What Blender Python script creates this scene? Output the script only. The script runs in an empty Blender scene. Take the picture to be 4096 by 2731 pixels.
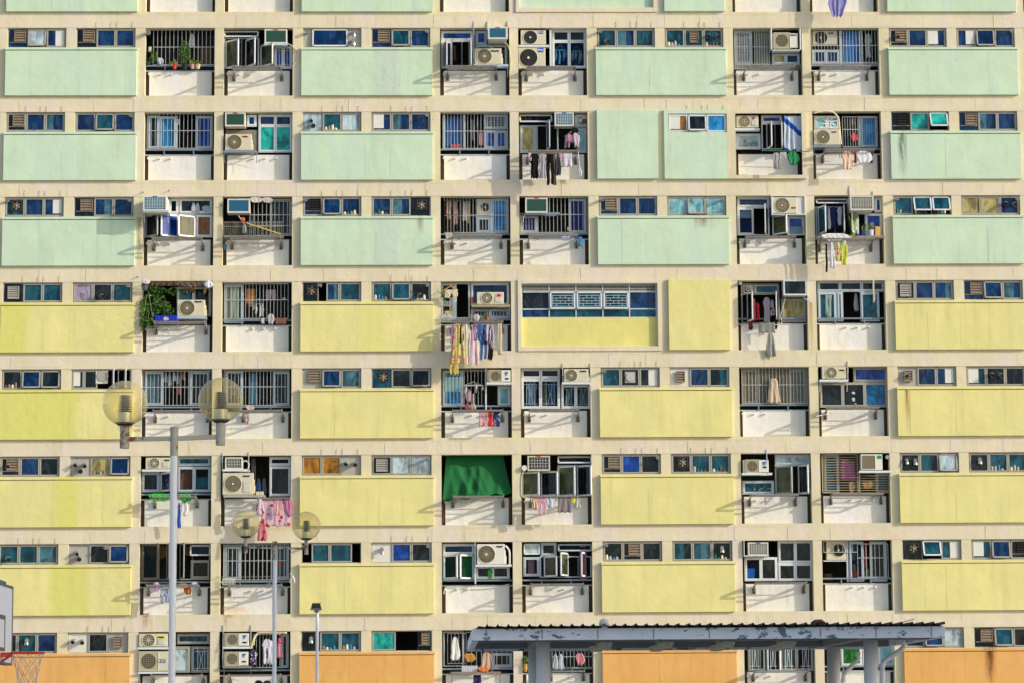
import bpy, math, random
from mathutils import Vector, Matrix
random.seed(7)
R = random.random
C = bpy.context.scene.collection
sc = bpy.context.scene

# ---------------------------------------------------------------- camera
EYE = 1.9
CAM = (13.455, -85.083, EYE)
pitch, yaw, roll, FPX = .1368, -.0278, -.0070, 11050.0
cp, sp, cy_, sy_ = math.cos(pitch), math.sin(pitch), math.cos(yaw), math.sin(yaw)
FW = Vector((-sy_*cp, cy_*cp, sp)); R0 = Vector((cy_, sy_, 0)); U0 = R0.cross(FW)
RT = math.cos(roll)*R0 + math.sin(roll)*U0; UP = -math.sin(roll)*R0 + math.cos(roll)*U0
cam_d = bpy.data.cameras.new('camera'); cam = bpy.data.objects.new('camera', cam_d); C.objects.link(cam)
cam_d.sensor_width = 36; cam_d.lens = FPX/4096*36; cam_d.clip_end = 3000; cam_d.clip_start = .5
m = Matrix((RT, UP, -FW)).transposed().to_4x4(); m.translation = Vector(CAM); cam.matrix_world = m
sc.camera = cam
# ---------------------------------------------------------------- sun, sky, exposure
KX, KZ = 2.43, 1.0
EL = math.atan(KZ/math.hypot(KX, 1)); AZ = math.atan2(KX, -1)      # direction towards the sun: (+KX, -1, +KZ)
w = bpy.data.worlds.new('World'); sc.world = w; w.use_nodes = True
nt = w.node_tree; bg = nt.nodes['Background']; sky = nt.nodes.new('ShaderNodeTexSky')
sky.sky_type = 'NISHITA'; sky.sun_disc = False; sky.sun_elevation = EL; sky.sun_rotation = AZ
sky.air_density = 1.0; sky.dust_density = 2.0; sky.ozone_density = 1.0
nt.links.new(sky.outputs[0], bg.inputs[0]); bg.inputs[1].default_value = .15
sd = bpy.data.lights.new('sun', 'SUN'); sd.energy = 2.9; sd.angle = math.radians(.5); sd.color = (1, .92, .785)
sun = bpy.data.objects.new('sun', sd); C.objects.link(sun)
sun.rotation_euler = Vector((-KX, 1, -KZ)).to_track_quat('-Z', 'Y').to_euler()
sc.view_settings.view_transform = 'Standard'; sc.view_settings.look = 'None'
sc.view_settings.exposure = .34; sc.view_settings.gamma = 1
sc.cycles.max_bounces = 6; sc.cycles.transparent_max_bounces = 12

# ---------------------------------------------------------------- picture point -> point of the place at depth y
VIEW = {'a': (0, 0, 1.96), 'b': (1150, 0, 1.8816), 'c': (2350, 0, 2.119), 'd': (3200, 0, 2.1194),
        'e': (0, 740, 1.96), 'f': (1150, 740, 1.8816), 'g': (2350, 740, 2.24), 'h': (3200, 740, 2.24),
        'i': (0, 1400, 1.96), 'j': (1150, 1400, 1.8816), 'k': (2350, 1400, 2.119), 'l': (3200, 1400, 2.1194),
        'm': (0, 2100, 1.96), 'n': (1150, 2100, 1.8816), 'o': (2350, 2100, 2.4757), 'p': (3200, 2100, 2.4855)}
vw = VIEW['a']
YS = 1.0            # depth scale: the facade's relief is laid out in units of .72 m
def at(px, py, Y):
    Y = Y*YS
    d = FW*FPX + RT*(px-2048) - UP*(py-1365.5)
    t = (Y-CAM[1])/d.y
    return CAM[0]+t*d.x, CAM[2]+t*d.z
def P(X, Y, dep=0.0): return at(vw[0]+X/vw[2], vw[1]+Y/vw[2], dep)
def rect(X0, Y0, X1, Y1, dep):
    x0, z1 = P(X0, Y0, dep); x1, z0 = P(X1, Y1, dep)
    return x0, x1, z0, z1
PER = 9.27
Z0 = 22.2164+EYE
def ZR(r, z): return Z0-2.7*(r-1)+z

# ---------------------------------------------------------------- materials
def lin(h):
    h = h.lstrip('#'); c = [int(h[i:i+2], 16)/255 for i in (0, 2, 4)]
    return tuple(((v+.055)/1.055)**2.4 if v > .04045 else v/12.92 for v in c)+(1,)
M = {}
def nm(name):
    m = bpy.data.materials.new(name); m.use_nodes = True; M[name] = m
    n = m.node_tree.nodes; return m, n, m.node_tree.links, n['Principled BSDF']
def N(n, t, **k):
    o = n.new('ShaderNode'+t)
    for a, b in k.items():
        if a in o.inputs.keys(): o.inputs[a].default_value = b
        else: setattr(o, a, b)
    return o
def noise(n, l, vec, scale, detail=4, rough=.55, dist=0):
    o = N(n, 'TexNoise', Scale=scale, Detail=detail, Roughness=rough, Distortion=dist); l.new(vec, o.inputs['Vector']); return o.outputs['Fac']
def ramp(n, l, fac, stops):
    r = n.new('ShaderNodeValToRGB'); e = r.color_ramp.elements
    while len(e) < len(stops): e.new(.5)
    for q, (p, c) in zip(e, stops): q.position = p; q.color = c if len(c) == 4 else tuple(c)+(1,)
    l.new(fac, r.inputs[0]); return r.outputs[0]
def mixc(n, l, fac, a, b, mode='MIX'):
    x = n.new('ShaderNodeMix'); x.data_type = 'RGBA'; x.blend_type = mode
    for s, v in ((x.inputs[0], fac), (x.inputs[6], a), (x.inputs[7], b)):
        if hasattr(v, 'node'): l.new(v, s)
        elif isinstance(v, float): s.default_value = v
        else: s.default_value = v
    return x.outputs[2]
def scl(n, l, vec, s):
    o = n.new('ShaderNodeMapping'); o.inputs['Scale'].default_value = s; l.new(vec, o.inputs[0]); return o.outputs[0]
def vmul(c, f): return tuple(v*f for v in c[:3])+(1,)
G_ = (1, 1, 1, 1); K_ = (0, 0, 0, 1)
def plaster(name, base, alt=None, bands=(), bump=.35, dirt=.25, alt2=None):
    """painted render: low-frequency tone changes, rain streaks, trowel relief, hairline cracks"""
    m, n, l, b = nm(name); g = n.new('ShaderNodeNewGeometry'); p = g.outputs['Position']
    big = noise(n, l, p, .9, 3); col = mixc(n, l, ramp(n, l, big, [(.35, K_), (.7, G_)]), vmul(base, .93), vmul(base, 1.05))
    if alt2 is not None:
        f2 = noise(n, l, scl(n, l, p, (1.3, 1, .35)), .8, 2); col = mixc(n, l, ramp(n, l, f2, [(.5, K_), (.62, G_)]), col, alt2)
    if alt is not None and bands:
        s = n.new('ShaderNodeSeparateXYZ'); l.new(p, s.inputs[0])
        wob = noise(n, l, p, 1.6, 3); acc = None
        for xc, hw in bands:
            a = N(n, 'Math', operation='SUBTRACT'); l.new(s.outputs[0], a.inputs[0]); a.inputs[1].default_value = xc
            c = N(n, 'Math', operation='ABSOLUTE'); l.new(a.outputs[0], c.inputs[0])
            wm = N(n, 'Math', operation='MULTIPLY_ADD'); l.new(wob, wm.inputs[0]); wm.inputs[1].default_value = .5; l.new(c.outputs[0], wm.inputs[2])
            mr = N(n, 'MapRange'); l.new(wm.outputs[0], mr.inputs[0]); mr.inputs[1].default_value = hw+.12; mr.inputs[2].default_value = hw+.36
            mr.inputs[3].default_value = 1; mr.inputs[4].default_value = 0
            if acc is None: acc = mr.outputs[0]
            else:
                x = N(n, 'Math', operation='MAXIMUM'); l.new(acc, x.inputs[0]); l.new(mr.outputs[0], x.inputs[1]); acc = x.outputs[0]
        col = mixc(n, l, acc, col, alt)
    st = noise(n, l, scl(n, l, p, (5, 5, .5)), 1.0, 5, .6)
    col = mixc(n, l, ramp(n, l, st, [(.52, K_), (.8, (dirt,)*3)]), col, vmul(base, .6))
    sm = noise(n, l, p, 9, 5, .7); col = mixc(n, l, ramp(n, l, sm, [(.62, K_), (.78, (.35*dirt+.05,)*3)]), col, vmul(base, .5))
    # sparse pock marks
    v = N(n, 'TexVoronoi', Scale=1.7); l.new(p, v.inputs['Vector'])
    col = mixc(n, l, ramp(n, l, v.outputs['Distance'], [(.018, (.7, .7, .7)), (.035, K_)]), col, vmul(base, .22))
    # hairline cracks
    cr = N(n, 'TexVoronoi', Scale=.45, feature='DISTANCE_TO_EDGE'); wv = N(n, 'TexNoise', Scale=2.5, Detail=4); l.new(p, wv.inputs['Vector'])
    ad = N(n, 'VectorMath', operation='ADD'); l.new(p, ad.inputs[0]); l.new(wv.outputs['Color'], ad.inputs[1]); l.new(ad.outputs[0], cr.inputs['Vector'])
    ms = noise(n, l, p, .7, 2); cm = N(n, 'Math', operation='MULTIPLY')
    l.new(ramp(n, l, cr.outputs['Distance'], [(.001, (.35,)*3), (.004, K_)]), cm.inputs[0]); l.new(ramp(n, l, ms, [(.58, K_), (.68, G_)]), cm.inputs[1])
    col = mixc(n, l, cm.outputs[0], col, vmul(base, .45))
    l.new(col, b.inputs['Base Color']); b.inputs['Roughness'].default_value = .85
    b.inputs['Specular IOR Level'].default_value = .25
    h1 = noise(n, l, p, 3.2, 5, .6); h2 = noise(n, l, p, 28, 3, .6); mx = N(n, 'Math', operation='MULTIPLY_ADD'); l.new(h2, mx.inputs[0]); mx.inputs[1].default_value = .12; l.new(h1, mx.inputs[2])
    bp = N(n, 'Bump', Strength=bump, Distance=.045); l.new(mx.outputs[0], bp.inputs['Height']); l.new(bp.outputs[0], b.inputs['Normal'])
    return m
def paint(name, col, rough=.5, metal=0, var=.12, scale=14, rust=None, rthr=.62, bump=0):
    m, n, l, b = nm(name); p = n.new('ShaderNodeNewGeometry').outputs['Position']
    f = noise(n, l, p, scale, 4); c = mixc(n, l, f, vmul(col, 1-var), vmul(col, 1+var))
    if rust is not None:
        r = noise(n, l, p, scale*.7, 6, .7); c = mixc(n, l, ramp(n, l, r, [(rthr-.03, K_), (rthr+.03, G_)]), c, rust)
    l.new(c, b.inputs['Base Color']); b.inputs['Roughness'].default_value = rough; b.inputs['Metallic'].default_value = metal
    if bump:
        bp = N(n, 'Bump', Strength=bump, Distance=.01); l.new(f, bp.inputs['Height']); l.new(bp.outputs[0], b.inputs['Normal'])
    return m
def glass(name, col, tr=0.0, streak=.5, refl=.3):
    """window pane: tinted film + dirt + painted reflection blotches, partly see-through, clear reflection"""
    m, n, l, b = nm(name); p = n.new('ShaderNodeNewGeometry').outputs['Position']
    f = noise(n, l, scl(n, l, p, (1, 1, 1)), 2.2, 3, .5, .6); c = mixc(n, l, ramp(n, l, f, [(.35, K_), (.68, G_)]), vmul(col, 1-streak), vmul(col, 1+streak))
    d = noise(n, l, scl(n, l, p, (6, 6, 2)), 2.5, 5, .7); c = mixc(n, l, ramp(n, l, d, [(.6, K_), (.85, (.07,)*3)]), c, (.3, .34, .36, 1))
    q = noise(n, l, scl(n, l, p, (1.7, 1, .8)), 1.5, 2, .5, 1.5); lt = tuple(min(1, v*1.6+.03) for v in col[:3])+(1,)  # pale blotches: reflections painted into the pane colour
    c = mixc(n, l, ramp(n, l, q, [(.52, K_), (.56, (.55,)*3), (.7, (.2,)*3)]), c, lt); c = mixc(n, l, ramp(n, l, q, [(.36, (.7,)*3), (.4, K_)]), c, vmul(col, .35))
    l.new(c, b.inputs['Base Color']); b.inputs['Roughness'].default_value = .08; b.inputs['Specular IOR Level'].default_value = refl
    if tr:
        t = N(n, 'BsdfTransparent'); t.inputs[0].default_value = (.75, .88, .95, 1); mx = n.new('ShaderNodeMixShader'); mx.inputs[0].default_value = tr
        l.new(b.outputs[0], mx.inputs[1]); l.new(t.outputs[0], mx.inputs[2]); l.new(mx.outputs[0], n['Material Output'].inputs[0])
    return m
CREAM = lin('#DAD0AE'); GREEN = lin('#C6DCC0'); YEL = lin('#E2D992'); YEL2 = lin('#D8D478'); ORG = lin('#E0AC66'); WHITE = lin('#E8E5DA')
plaster('concrete_paint', CREAM, alt2=lin('#D8CEBA'), dirt=.3)
plaster('beam_paint', lin('#DDD2B6'), alt2=lin('#DCD0BE'), dirt=.3)
plaster('parapet_paint', WHITE, alt2=lin('#E6E4E0'), dirt=.35, bump=.45)
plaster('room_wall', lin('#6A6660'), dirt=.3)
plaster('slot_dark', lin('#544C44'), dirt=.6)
GL = {'g': ('glass_deep_blue', lin('#01305E'), 0), 'b': ('glass_blue', lin('#04429E'), 0), 'B': ('glass_sky_blue', lin('#1A84C0'), 0), 't': ('glass_teal', lin('#0A4A5C'), 0),
      'd': ('glass_dark', lin('#0A1822'), 0), 'T': ('glass_turquoise', lin('#1EA39A'), 0), 'w': ('glass_pale', lin('#A9BCC4'), 0), 'c': ('glass_cyan', lin('#7FB7C0'), 0),
      'y': ('glass_yellow', lin('#A79A62'), 0), 'G': ('glass_bright_blue', lin('#0E3F9A'), 0), 'o': ('glass_brown', lin('#7A4A20'), 0), 'p': ('glass_purple', lin('#5A4AA0'), 0),
      'a': ('glass_curtain', lin('#3F6A78'), 0), 's': ('glass_olive', lin('#4B5036'), 0), 'e': ('glass_green', lin('#116B2A'), 0), 'h': ('glass_clear', lin('#08243C'), .8), 'O': ('glass_orange', lin('#A9701E'), 0), 'f': ('glass_floral', lin('#9A8FA8'), 0)}  # olive tone: wall reflected in open sashes, put into the pane colour
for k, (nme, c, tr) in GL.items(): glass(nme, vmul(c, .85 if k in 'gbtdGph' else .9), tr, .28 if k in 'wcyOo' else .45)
def GM(k): return GL[k][0]
ALU = lin('#9C9A92'); paint('frame_grey', lin('#A5A298'), .55, .1, .2, 9, lin('#6E6656'), .66); paint('frame_white', lin('#D7DBDC'), .45, 0, .08, 9)
paint('frame_blue', lin('#B4C2CC'), .45, 0, .1, 9); paint('frame_brown', lin('#7A6A50'), .6, 0, .2, 9)
paint('bar_metal', lin('#B9BCBA'), .45, .35, .2, 20, lin('#7A6A58'), .64); paint('rail_blue', lin('#7C8B98'), .5, 0, .15, 12, lin('#5D5348'), .68)
paint('rack_metal', lin('#9A9388'), .4, .5, .25, 20, lin('#6A4A30'), .6); paint('dark_metal', lin('#3A3630'), .6, .2, .3, 12)
paint('ac_cream', lin('#CFC8AE'), .5, 0, .07, 6, lin('#9A8F70'), .72); paint('ac_white', lin('#DAD8CC'), .45, 0, .06, 6); paint('ac_side', lin('#C5C4B8'), .5, 0, .05, 6)
paint('fan_dark', lin('#16150F'), .8); paint('fan_brown', lin('#4B4430'), .8, 0, .3, 30); paint('fan_wire', lin('#A59B7C'), .6); paint('fan_wire_dark', lin('#3C3C38'), .6)
paint('coil_green', lin('#1F5A4A'), .5, .2, .3, 30); paint('coil_blue', lin('#1D6E94'), .5, .2, .25, 30); paint('coil_dark', lin('#2A2E30'), .5, .2)
paint('louvre_brown', lin('#8A7A66'), .7, 0, .25, 20, lin('#4A3C2C'), .62); paint('louvre_white', lin('#A8A49A'), .6, 0, .12, 20); paint('louvre_black', lin('#14120F'), .9)
paint('board_grey', lin('#A8A79F'), .8, 0, .15, 5); paint('board_white', lin('#D5D3CC'), .8, 0, .08, 5); paint('paper', lin('#D9D9D2'), .9, 0, .1, 3)
paint('foil', lin('#B9BAB6'), .3, .8, .3, 18, bump=1.0); paint('hose_cream', lin('#D8CDA8'), .6); paint('hook', lin('#8C8270'), .7); paint('hook_stub', lin('#E6E2D6'), .8)
paint('wood_brown', lin('#6E4A28'), .7, 0, .3, 10); paint('tarp_brown', lin('#5E4632'), .8, 0, .4, 6); paint('leaf_green', lin('#4E7A22'), .55, 0, .5, 20); paint('leaf_dark', lin('#2C4A1A'), .6, 0, .4, 20)
paint('leaf_yellow', lin('#9A9A3A'), .6, 0, .4, 20); paint('stem', lin('#6A7A3A'), .7)
paint('lamp_pole', lin('#ECECEC'), .45, 0, .06, 3, lin('#7A4A28'), .74); paint('lamp_rusty', lin('#B0AC9E'), .55, 0, .2, 7, lin('#7A4E2C'), .57)
paint('lamp_black', lin('#1E1E1E'), .5); paint('lamp_steel', lin('#E0DCCC'), .35, .6, .1); paint('lamp_fin', lin('#6C7884'), .4, .2)
paint('hoop_red', lin('#E0401C'), .5, 0, .2, 20, lin('#7A2A18'), .6); paint('net', lin('#CDC9BE'), .9, 0, .2, 30, lin('#B03030'), .6); paint('board_face', lin('#E8ECF2'), .5, 0, .05, 4); paint('board_edge', lin('#6C6258'), .7, 0, .2, 8)
paint('soffit', lin('#8E8D88'), .8, 0, .15, 3); paint('column_white', lin('#F4F4F4'), .55, 0, .06, 2); paint('roof_dark', lin('#1C1D20'), .7); paint('roof_light', lin('#B5B2A8'), .7)
paint('asphalt', lin('#ADADAA'), .9, 0, .3, 2); paint('court', lin('#AAABAA'), .8, 0, .2, 1.5); paint('fitting', lin('#E0D8BC'), .5, 0, .2, 20)
def M_globe():
    m, n, l, b = nm('globe'); t = N(n, 'BsdfTransparent'); t.inputs[0].default_value = (.97, .93, .76, 1)
    b.inputs['Base Color'].default_value = (.8, .70, .42, 1); b.inputs['Roughness'].default_value = .06; b.inputs['Specular IOR Level'].default_value = .8
    lw = N(n, 'LayerWeight', Blend=.35); mr = N(n, 'MapRange'); l.new(lw.outputs['Facing'], mr.inputs[0]); mr.inputs[3].default_value = .86; mr.inputs[4].default_value = .4
    mx = n.new('ShaderNodeMixShader'); l.new(mr.outputs[0], mx.inputs[0]); l.new(b.outputs[0], mx.inputs[1]); l.new(t.outputs[0], mx.inputs[2]); l.new(mx.outputs[0], n['Material Output'].inputs[0])
M_globe()
def M_peel():
    m, n, l, b = nm('peeling_paint'); p = n.new('ShaderNodeNewGeometry').outputs['Position']
    f = noise(n, l, scl(n, l, p, (1, 1, 1.9)), 4.5, 7, .72); g = noise(n, l, scl(n, l, p, (1, 1, .1)), .55, 2); mm = N(n, 'Math', operation='MULTIPLY_ADD'); l.new(g, mm.inputs[0]); mm.inputs[1].default_value = .3; l.new(f, mm.inputs[2])
    c = mixc(n, l, ramp(n, l, noise(n, l, p, 3, 4), [(.3, K_), (.7, G_)]), lin('#E6E9F0'), lin('#F0F2F6'))
    c = mixc(n, l, ramp(n, l, mm.outputs[0], [(.715, K_), (.721, G_)]), c, lin('#627A92'))
    l.new(c, b.inputs['Base Color']); b.inputs['Roughness'].default_value = .6
M_peel()
def fabric(col, pat=None):
    nme = 'fabric_'+col.lstrip('#')+(pat or '')
    if nme in M: return nme
    c0 = lin(col); lum = .3*c0[0]+.59*c0[1]+.11*c0[2]; c0 = tuple((lum+(v-lum)*.84)*.9 for v in c0[:3])+(1,); m, n, l, b = nm(nme); p = n.new('ShaderNodeNewGeometry').outputs['Position']
    f = noise(n, l, p, 7, 3); c = mixc(n, l, f, vmul(c0, .82), vmul(c0, 1.12))
    if pat == 'floral':
        v = N(n, 'TexVoronoi', Scale=6.5); l.new(p, v.inputs['Vector']); c = mixc(n, l, ramp(n, l, v.outputs['Distance'], [(.26, G_), (.36, K_)]), c, lin('#B01824'))
        v = N(n, 'TexVoronoi', Scale=17); l.new(p, v.inputs['Vector']); c = mixc(n, l, ramp(n, l, v.outputs['Distance'], [(.16, G_), (.24, K_)]), c, lin('#8C5A50'))
    elif pat == 'yfloral':
        v = N(n, 'TexVoronoi', Scale=6); l.new(p, v.inputs['Vector']); c = mixc(n, l, ramp(n, l, v.outputs['Distance'], [(.25, G_), (.35, K_)]), c, lin('#C85A8A'))
        v = N(n, 'TexVoronoi', Scale=13); l.new(p, v.inputs['Vector']); c = mixc(n, l, ramp(n, l, v.outputs['Distance'], [(.2, G_), (.3, K_)]), c, lin('#6E6A20'))
    elif pat == 'dots':
        v = N(n, 'TexVoronoi', Scale=16); l.new(p, v.inputs['Vector']); c = mixc(n, l, ramp(n, l, v.outputs['Distance'], [(.25, G_), (.35, K_)]), c, lin('#D8DCE4'))
    elif pat in ('stripe', 'diag', 'hstripe'):
        wv = N(n, 'TexWave', Scale={'stripe': 9, 'diag': .62, 'hstripe': 7}[pat], Distortion=1.2); wv.bands_direction = {'stripe': 'X', 'diag': 'DIAGONAL', 'hstripe': 'Z'}[pat]; l.new(p, wv.inputs['Vector'])
        c = mixc(n, l, ramp(n, l, wv.outputs['Fac'], [(.9, K_), (.93, G_)] if pat == 'diag' else [(.62, K_), (.68, G_)]), c, lin('#1D4AA8') if pat == 'diag' else vmul(c0, .55))
    elif pat == 'check':
        a = N(n, 'TexWave', Scale=8); a.bands_direction = 'X'; l.new(p, a.inputs['Vector']); d = N(n, 'TexWave', Scale=8); d.bands_direction = 'Z'; l.new(p, d.inputs['Vector'])
        mx = N(n, 'Math', operation='MAXIMUM'); l.new(a.outputs['Fac'], mx.inputs[0]); l.new(d.outputs['Fac'], mx.inputs[1]); c = mixc(n, l, ramp(n, l, mx.outputs[0], [(.8, K_), (.88, G_)]), c, lin('#E8D8D8'))
    l.new(c, b.inputs['Base Color']); b.inputs['Roughness'].default_value = .9; b.inputs['Specular IOR Level'].default_value = .15
    return nme
def stainmat(name, col, dens=.5, sx=10, sz=1.0):
    m, n, l, b = nm(name); tc = n.new('ShaderNodeTexCoord'); g = n.new('ShaderNodeNewGeometry').outputs['Position']
    s = n.new('ShaderNodeSeparateXYZ'); l.new(tc.outputs['Generated'], s.inputs[0])
    f = noise(n, l, scl(n, l, g, (sx, 1, sz)), 1.0, 5, .65)
    ex = ramp(n, l, s.outputs[0], [(0, K_), (.45, (.7,)*3), (.55, (.7,)*3), (1, K_)]); ez = ramp(n, l, s.outputs[2], [(0, K_), (.55, (.6,)*3), (1, G_)])
    a = N(n, 'Math', operation='MULTIPLY'); l.new(ex, a.inputs[0]); l.new(ez, a.inputs[1])
    a2 = N(n, 'Math', operation='MULTIPLY'); l.new(a.outputs[0], a2.inputs[0]); l.new(ramp(n, l, f, [(.5-dens*.25, K_), (.68, (.75,)*3)]), a2.inputs[1])
    b.inputs['Base Color'].default_value = col; b.inputs['Roughness'].default_value = .9; l.new(a2.outputs[0], b.inputs['Alpha'])
stainmat('stain_soot', lin('#1E1610'), .7, 12, 2); stainmat('stain_rust', lin('#9A4A14'), .6, 9, .5); stainmat('stain_yellow', lin('#D89A28'), .9, 3, .6); stainmat('stain_mould', lin('#2E2A1C'), .45, 14, 3)
stainmat('stain_pale', lin('#EDEBDC'), .9, 1.2, .6)

# ---------------------------------------------------------------- mesh building
ORG_OF = {}
class MB:
    def __init__(s): s.v = []; s.f = []; s.mi = []; s.mats = []
    def mat(s, m):
        if m not in s.mats: s.mats.append(m)
        return s.mats.index(m)
    def add(s, vs, fs, m):
        o = len(s.v); s.v += [tuple(v) for v in vs]; k = s.mat(m)
        for f in fs: s.f.append(tuple(i+o for i in f)); s.mi.append(k)
        return s
    def box(s, x0, x1, y0, y1, z0, z1, m):
        return s.add([(x0, y0, z0), (x1, y0, z0), (x1, y1, z0), (x0, y1, z0), (x0, y0, z1), (x1, y0, z1), (x1, y1, z1), (x0, y1, z1)],
                     [(0, 1, 5, 4), (1, 2, 6, 5), (2, 3, 7, 6), (3, 0, 4, 7), (4, 5, 6, 7), (3, 2, 1, 0)], m)
    def obox(s, o, u, v, w_, m):
        o, u, v, w_ = map(Vector, (o, u, v, w_))
        vs = [o, o+u, o+u+w_, o+w_, o+v, o+u+v, o+u+v+w_, o+v+w_]
        return s.add(vs, [(0, 1, 5, 4), (1, 2, 6, 5), (2, 3, 7, 6), (3, 0, 4, 7), (4, 5, 6, 7), (3, 2, 1, 0)], m)
    def quad(s, a, b, c, d, m): return s.add([a, b, c, d], [(0, 1, 2, 3)], m)
    def tube(s, pts, r, m, n=6, cap=True):
        pts = [Vector(p) for p in pts]; rs = r if isinstance(r, (list, tuple)) else [r]*len(pts); vs = []; up = None
        for i, p in enumerate(pts):
            t = (pts[min(i+1, len(pts)-1)]-pts[max(i-1, 0)]).normalized()
            a = t.cross(Vector((0, 0, 1)) if abs(t.z) < .9 else Vector((1, 0, 0))).normalized()
            if up is not None and a.dot(up) < 0: a = -a
            up = a; b = t.cross(a)
            vs += [p+(a*math.cos(2*math.pi*k/n)+b*math.sin(2*math.pi*k/n))*rs[i] for k in range(n)]
        fs = [(i*n+k, i*n+(k+1) % n, (i+1)*n+(k+1) % n, (i+1)*n+k) for i in range(len(pts)-1) for k in range(n)]
        if cap: fs += [tuple(range(n-1, -1, -1)), tuple((len(pts)-1)*n+k for k in range(n))]
        return s.add(vs, fs, m)
    def disc(s, x, y, z, r0, r1, m, n=24):
        """flat ring facing -y"""
        if r0 <= 0:
            vs = [(x, y, z)]+[(x+r1*math.cos(2*math.pi*k/n), y, z+r1*math.sin(2*math.pi*k/n)) for k in range(n)]
            return s.add(vs, [(0, 1+k, 1+(k+1) % n) for k in range(n)], m)
        vs = [(x+r*math.cos(2*math.pi*k/n), y, z+r*math.sin(2*math.pi*k/n)) for r in (r0, r1) for k in range(n)]
        return s.add(vs, [(k, (k+1) % n, n+(k+1) % n, n+k) for k in range(n)], m)
    def cyl(s, a, b, r, m, n=12, r2=None): return s.tube([a, b], [r, r if r2 is None else r2], m, n)
    def frame(s, x0, x1, y0, y1, z0, z1, t, m, tb=None):
        tb = tb or t
        s.box(x0, x1, y0, y1, z1-tb, z1, m); s.box(x0, x1, y0, y1, z0, z0+tb, m)
        s.box(x0, x0+t, y0, y1, z0+tb, z1-tb, m); s.box(x1-t, x1, y0, y1, z0+tb, z1-tb, m); return s
    def build(s, name, parent=None, loc=None, smooth=False, label=None, cat=None, group=None, kind=None, bevel=0):
        if not s.f: return None
        if parent is not None: org = ORG_OF[parent.name]
        else:
            if loc is None:
                xs = [v[0] for v in s.v]; ys = [v[1] for v in s.v]; zs = [v[2] for v in s.v]
                loc = ((min(xs)+max(xs))/2, (min(ys)+max(ys))/2, min(zs))
            org = loc
            if YS != 1: loc = org = (org[0], org[1]*YS, org[2])
        me = bpy.data.meshes.new(name); me.from_pydata([(v[0]-org[0], v[1]*YS-org[1], v[2]-org[2]) for v in s.v], [], s.f)
        for k in s.mats: me.materials.append(M[k])
        me.polygons.foreach_set('material_index', s.mi)
        if smooth: me.polygons.foreach_set('use_smooth', [True]*len(s.f))
        me.update(); o = bpy.data.objects.new(name, me); C.objects.link(o)
        if parent is not None: o.parent = parent
        else: o.location = org
        ORG_OF[o.name] = org
        if bevel:
            b = o.modifiers.new('bevel', 'BEVEL'); b.width = bevel; b.segments = 2; b.limit_method = 'ANGLE'
        tag(o, label, cat, group, kind); return o
def tag(o, label=None, cat=None, group=None, kind=None):
    for k, v in (('label', label), ('category', cat), ('group', group), ('kind', kind)):
        if v: o[k] = v
def thing(name, loc, label, cat, group=None):
    loc = (loc[0], loc[1]*YS, loc[2]); o = bpy.data.objects.new(name, None); C.objects.link(o); o.location = loc; o.empty_display_size = .2; ORG_OF[o.name] = tuple(loc); tag(o, label, cat, group); return o
def text(s, x, y, z, h, m, parent, name='logo', width=None, rotz=0, bold=0):
    """lettering facing -y, its left baseline at x, z; h = cap height"""
    cu = bpy.data.curves.new(name, 'FONT'); cu.body = s; cu.size = h/.7; cu.extrude = .0015; cu.offset = bold
    o = bpy.data.objects.new(name, cu); C.objects.link(o); dg = bpy.context.evaluated_depsgraph_get(); dg.update()
    me = bpy.data.meshes.new_from_object(o.evaluated_get(dg)); bpy.data.objects.remove(o)
    if not me.vertices: return
    wd = max(v.co.x for v in me.vertices); k = (width/wd) if width else 1
    mat = Matrix.Rotation(math.pi/2, 4, 'X'); cr, sr = math.cos(rotz), math.sin(rotz)
    org = ORG_OF[parent.name]
    for v in me.vertices:
        q = mat @ Vector((v.co.x*k, v.co.y, v.co.z)); q = Vector((q.x*cr-q.z*sr, q.y, q.x*sr+q.z*cr)); v.co = Vector((x+q.x-org[0], (y+q.y)*YS-org[1], z+q.z-org[2]))
    me.materials.clear(); me.materials.append(M[m]); t = bpy.data.objects.new(name, me); C.objects.link(t); t.parent = parent; ORG_OF[t.name] = org
    return t
for k, c in (('ink_blue', '#1B2C8C'), ('ink_black', '#3A3A3A'), ('ink_red', '#D01818'), ('ink_white', '#F0F0F0'), ('ink_sky', '#1E8CC8'), ('ink_yellow', '#D8D850'), ('ink_green', '#108A50'), ('ink_midblue', '#0A50C8')): paint(k, lin(c), .6, 0, .03)

YS = .72
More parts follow.
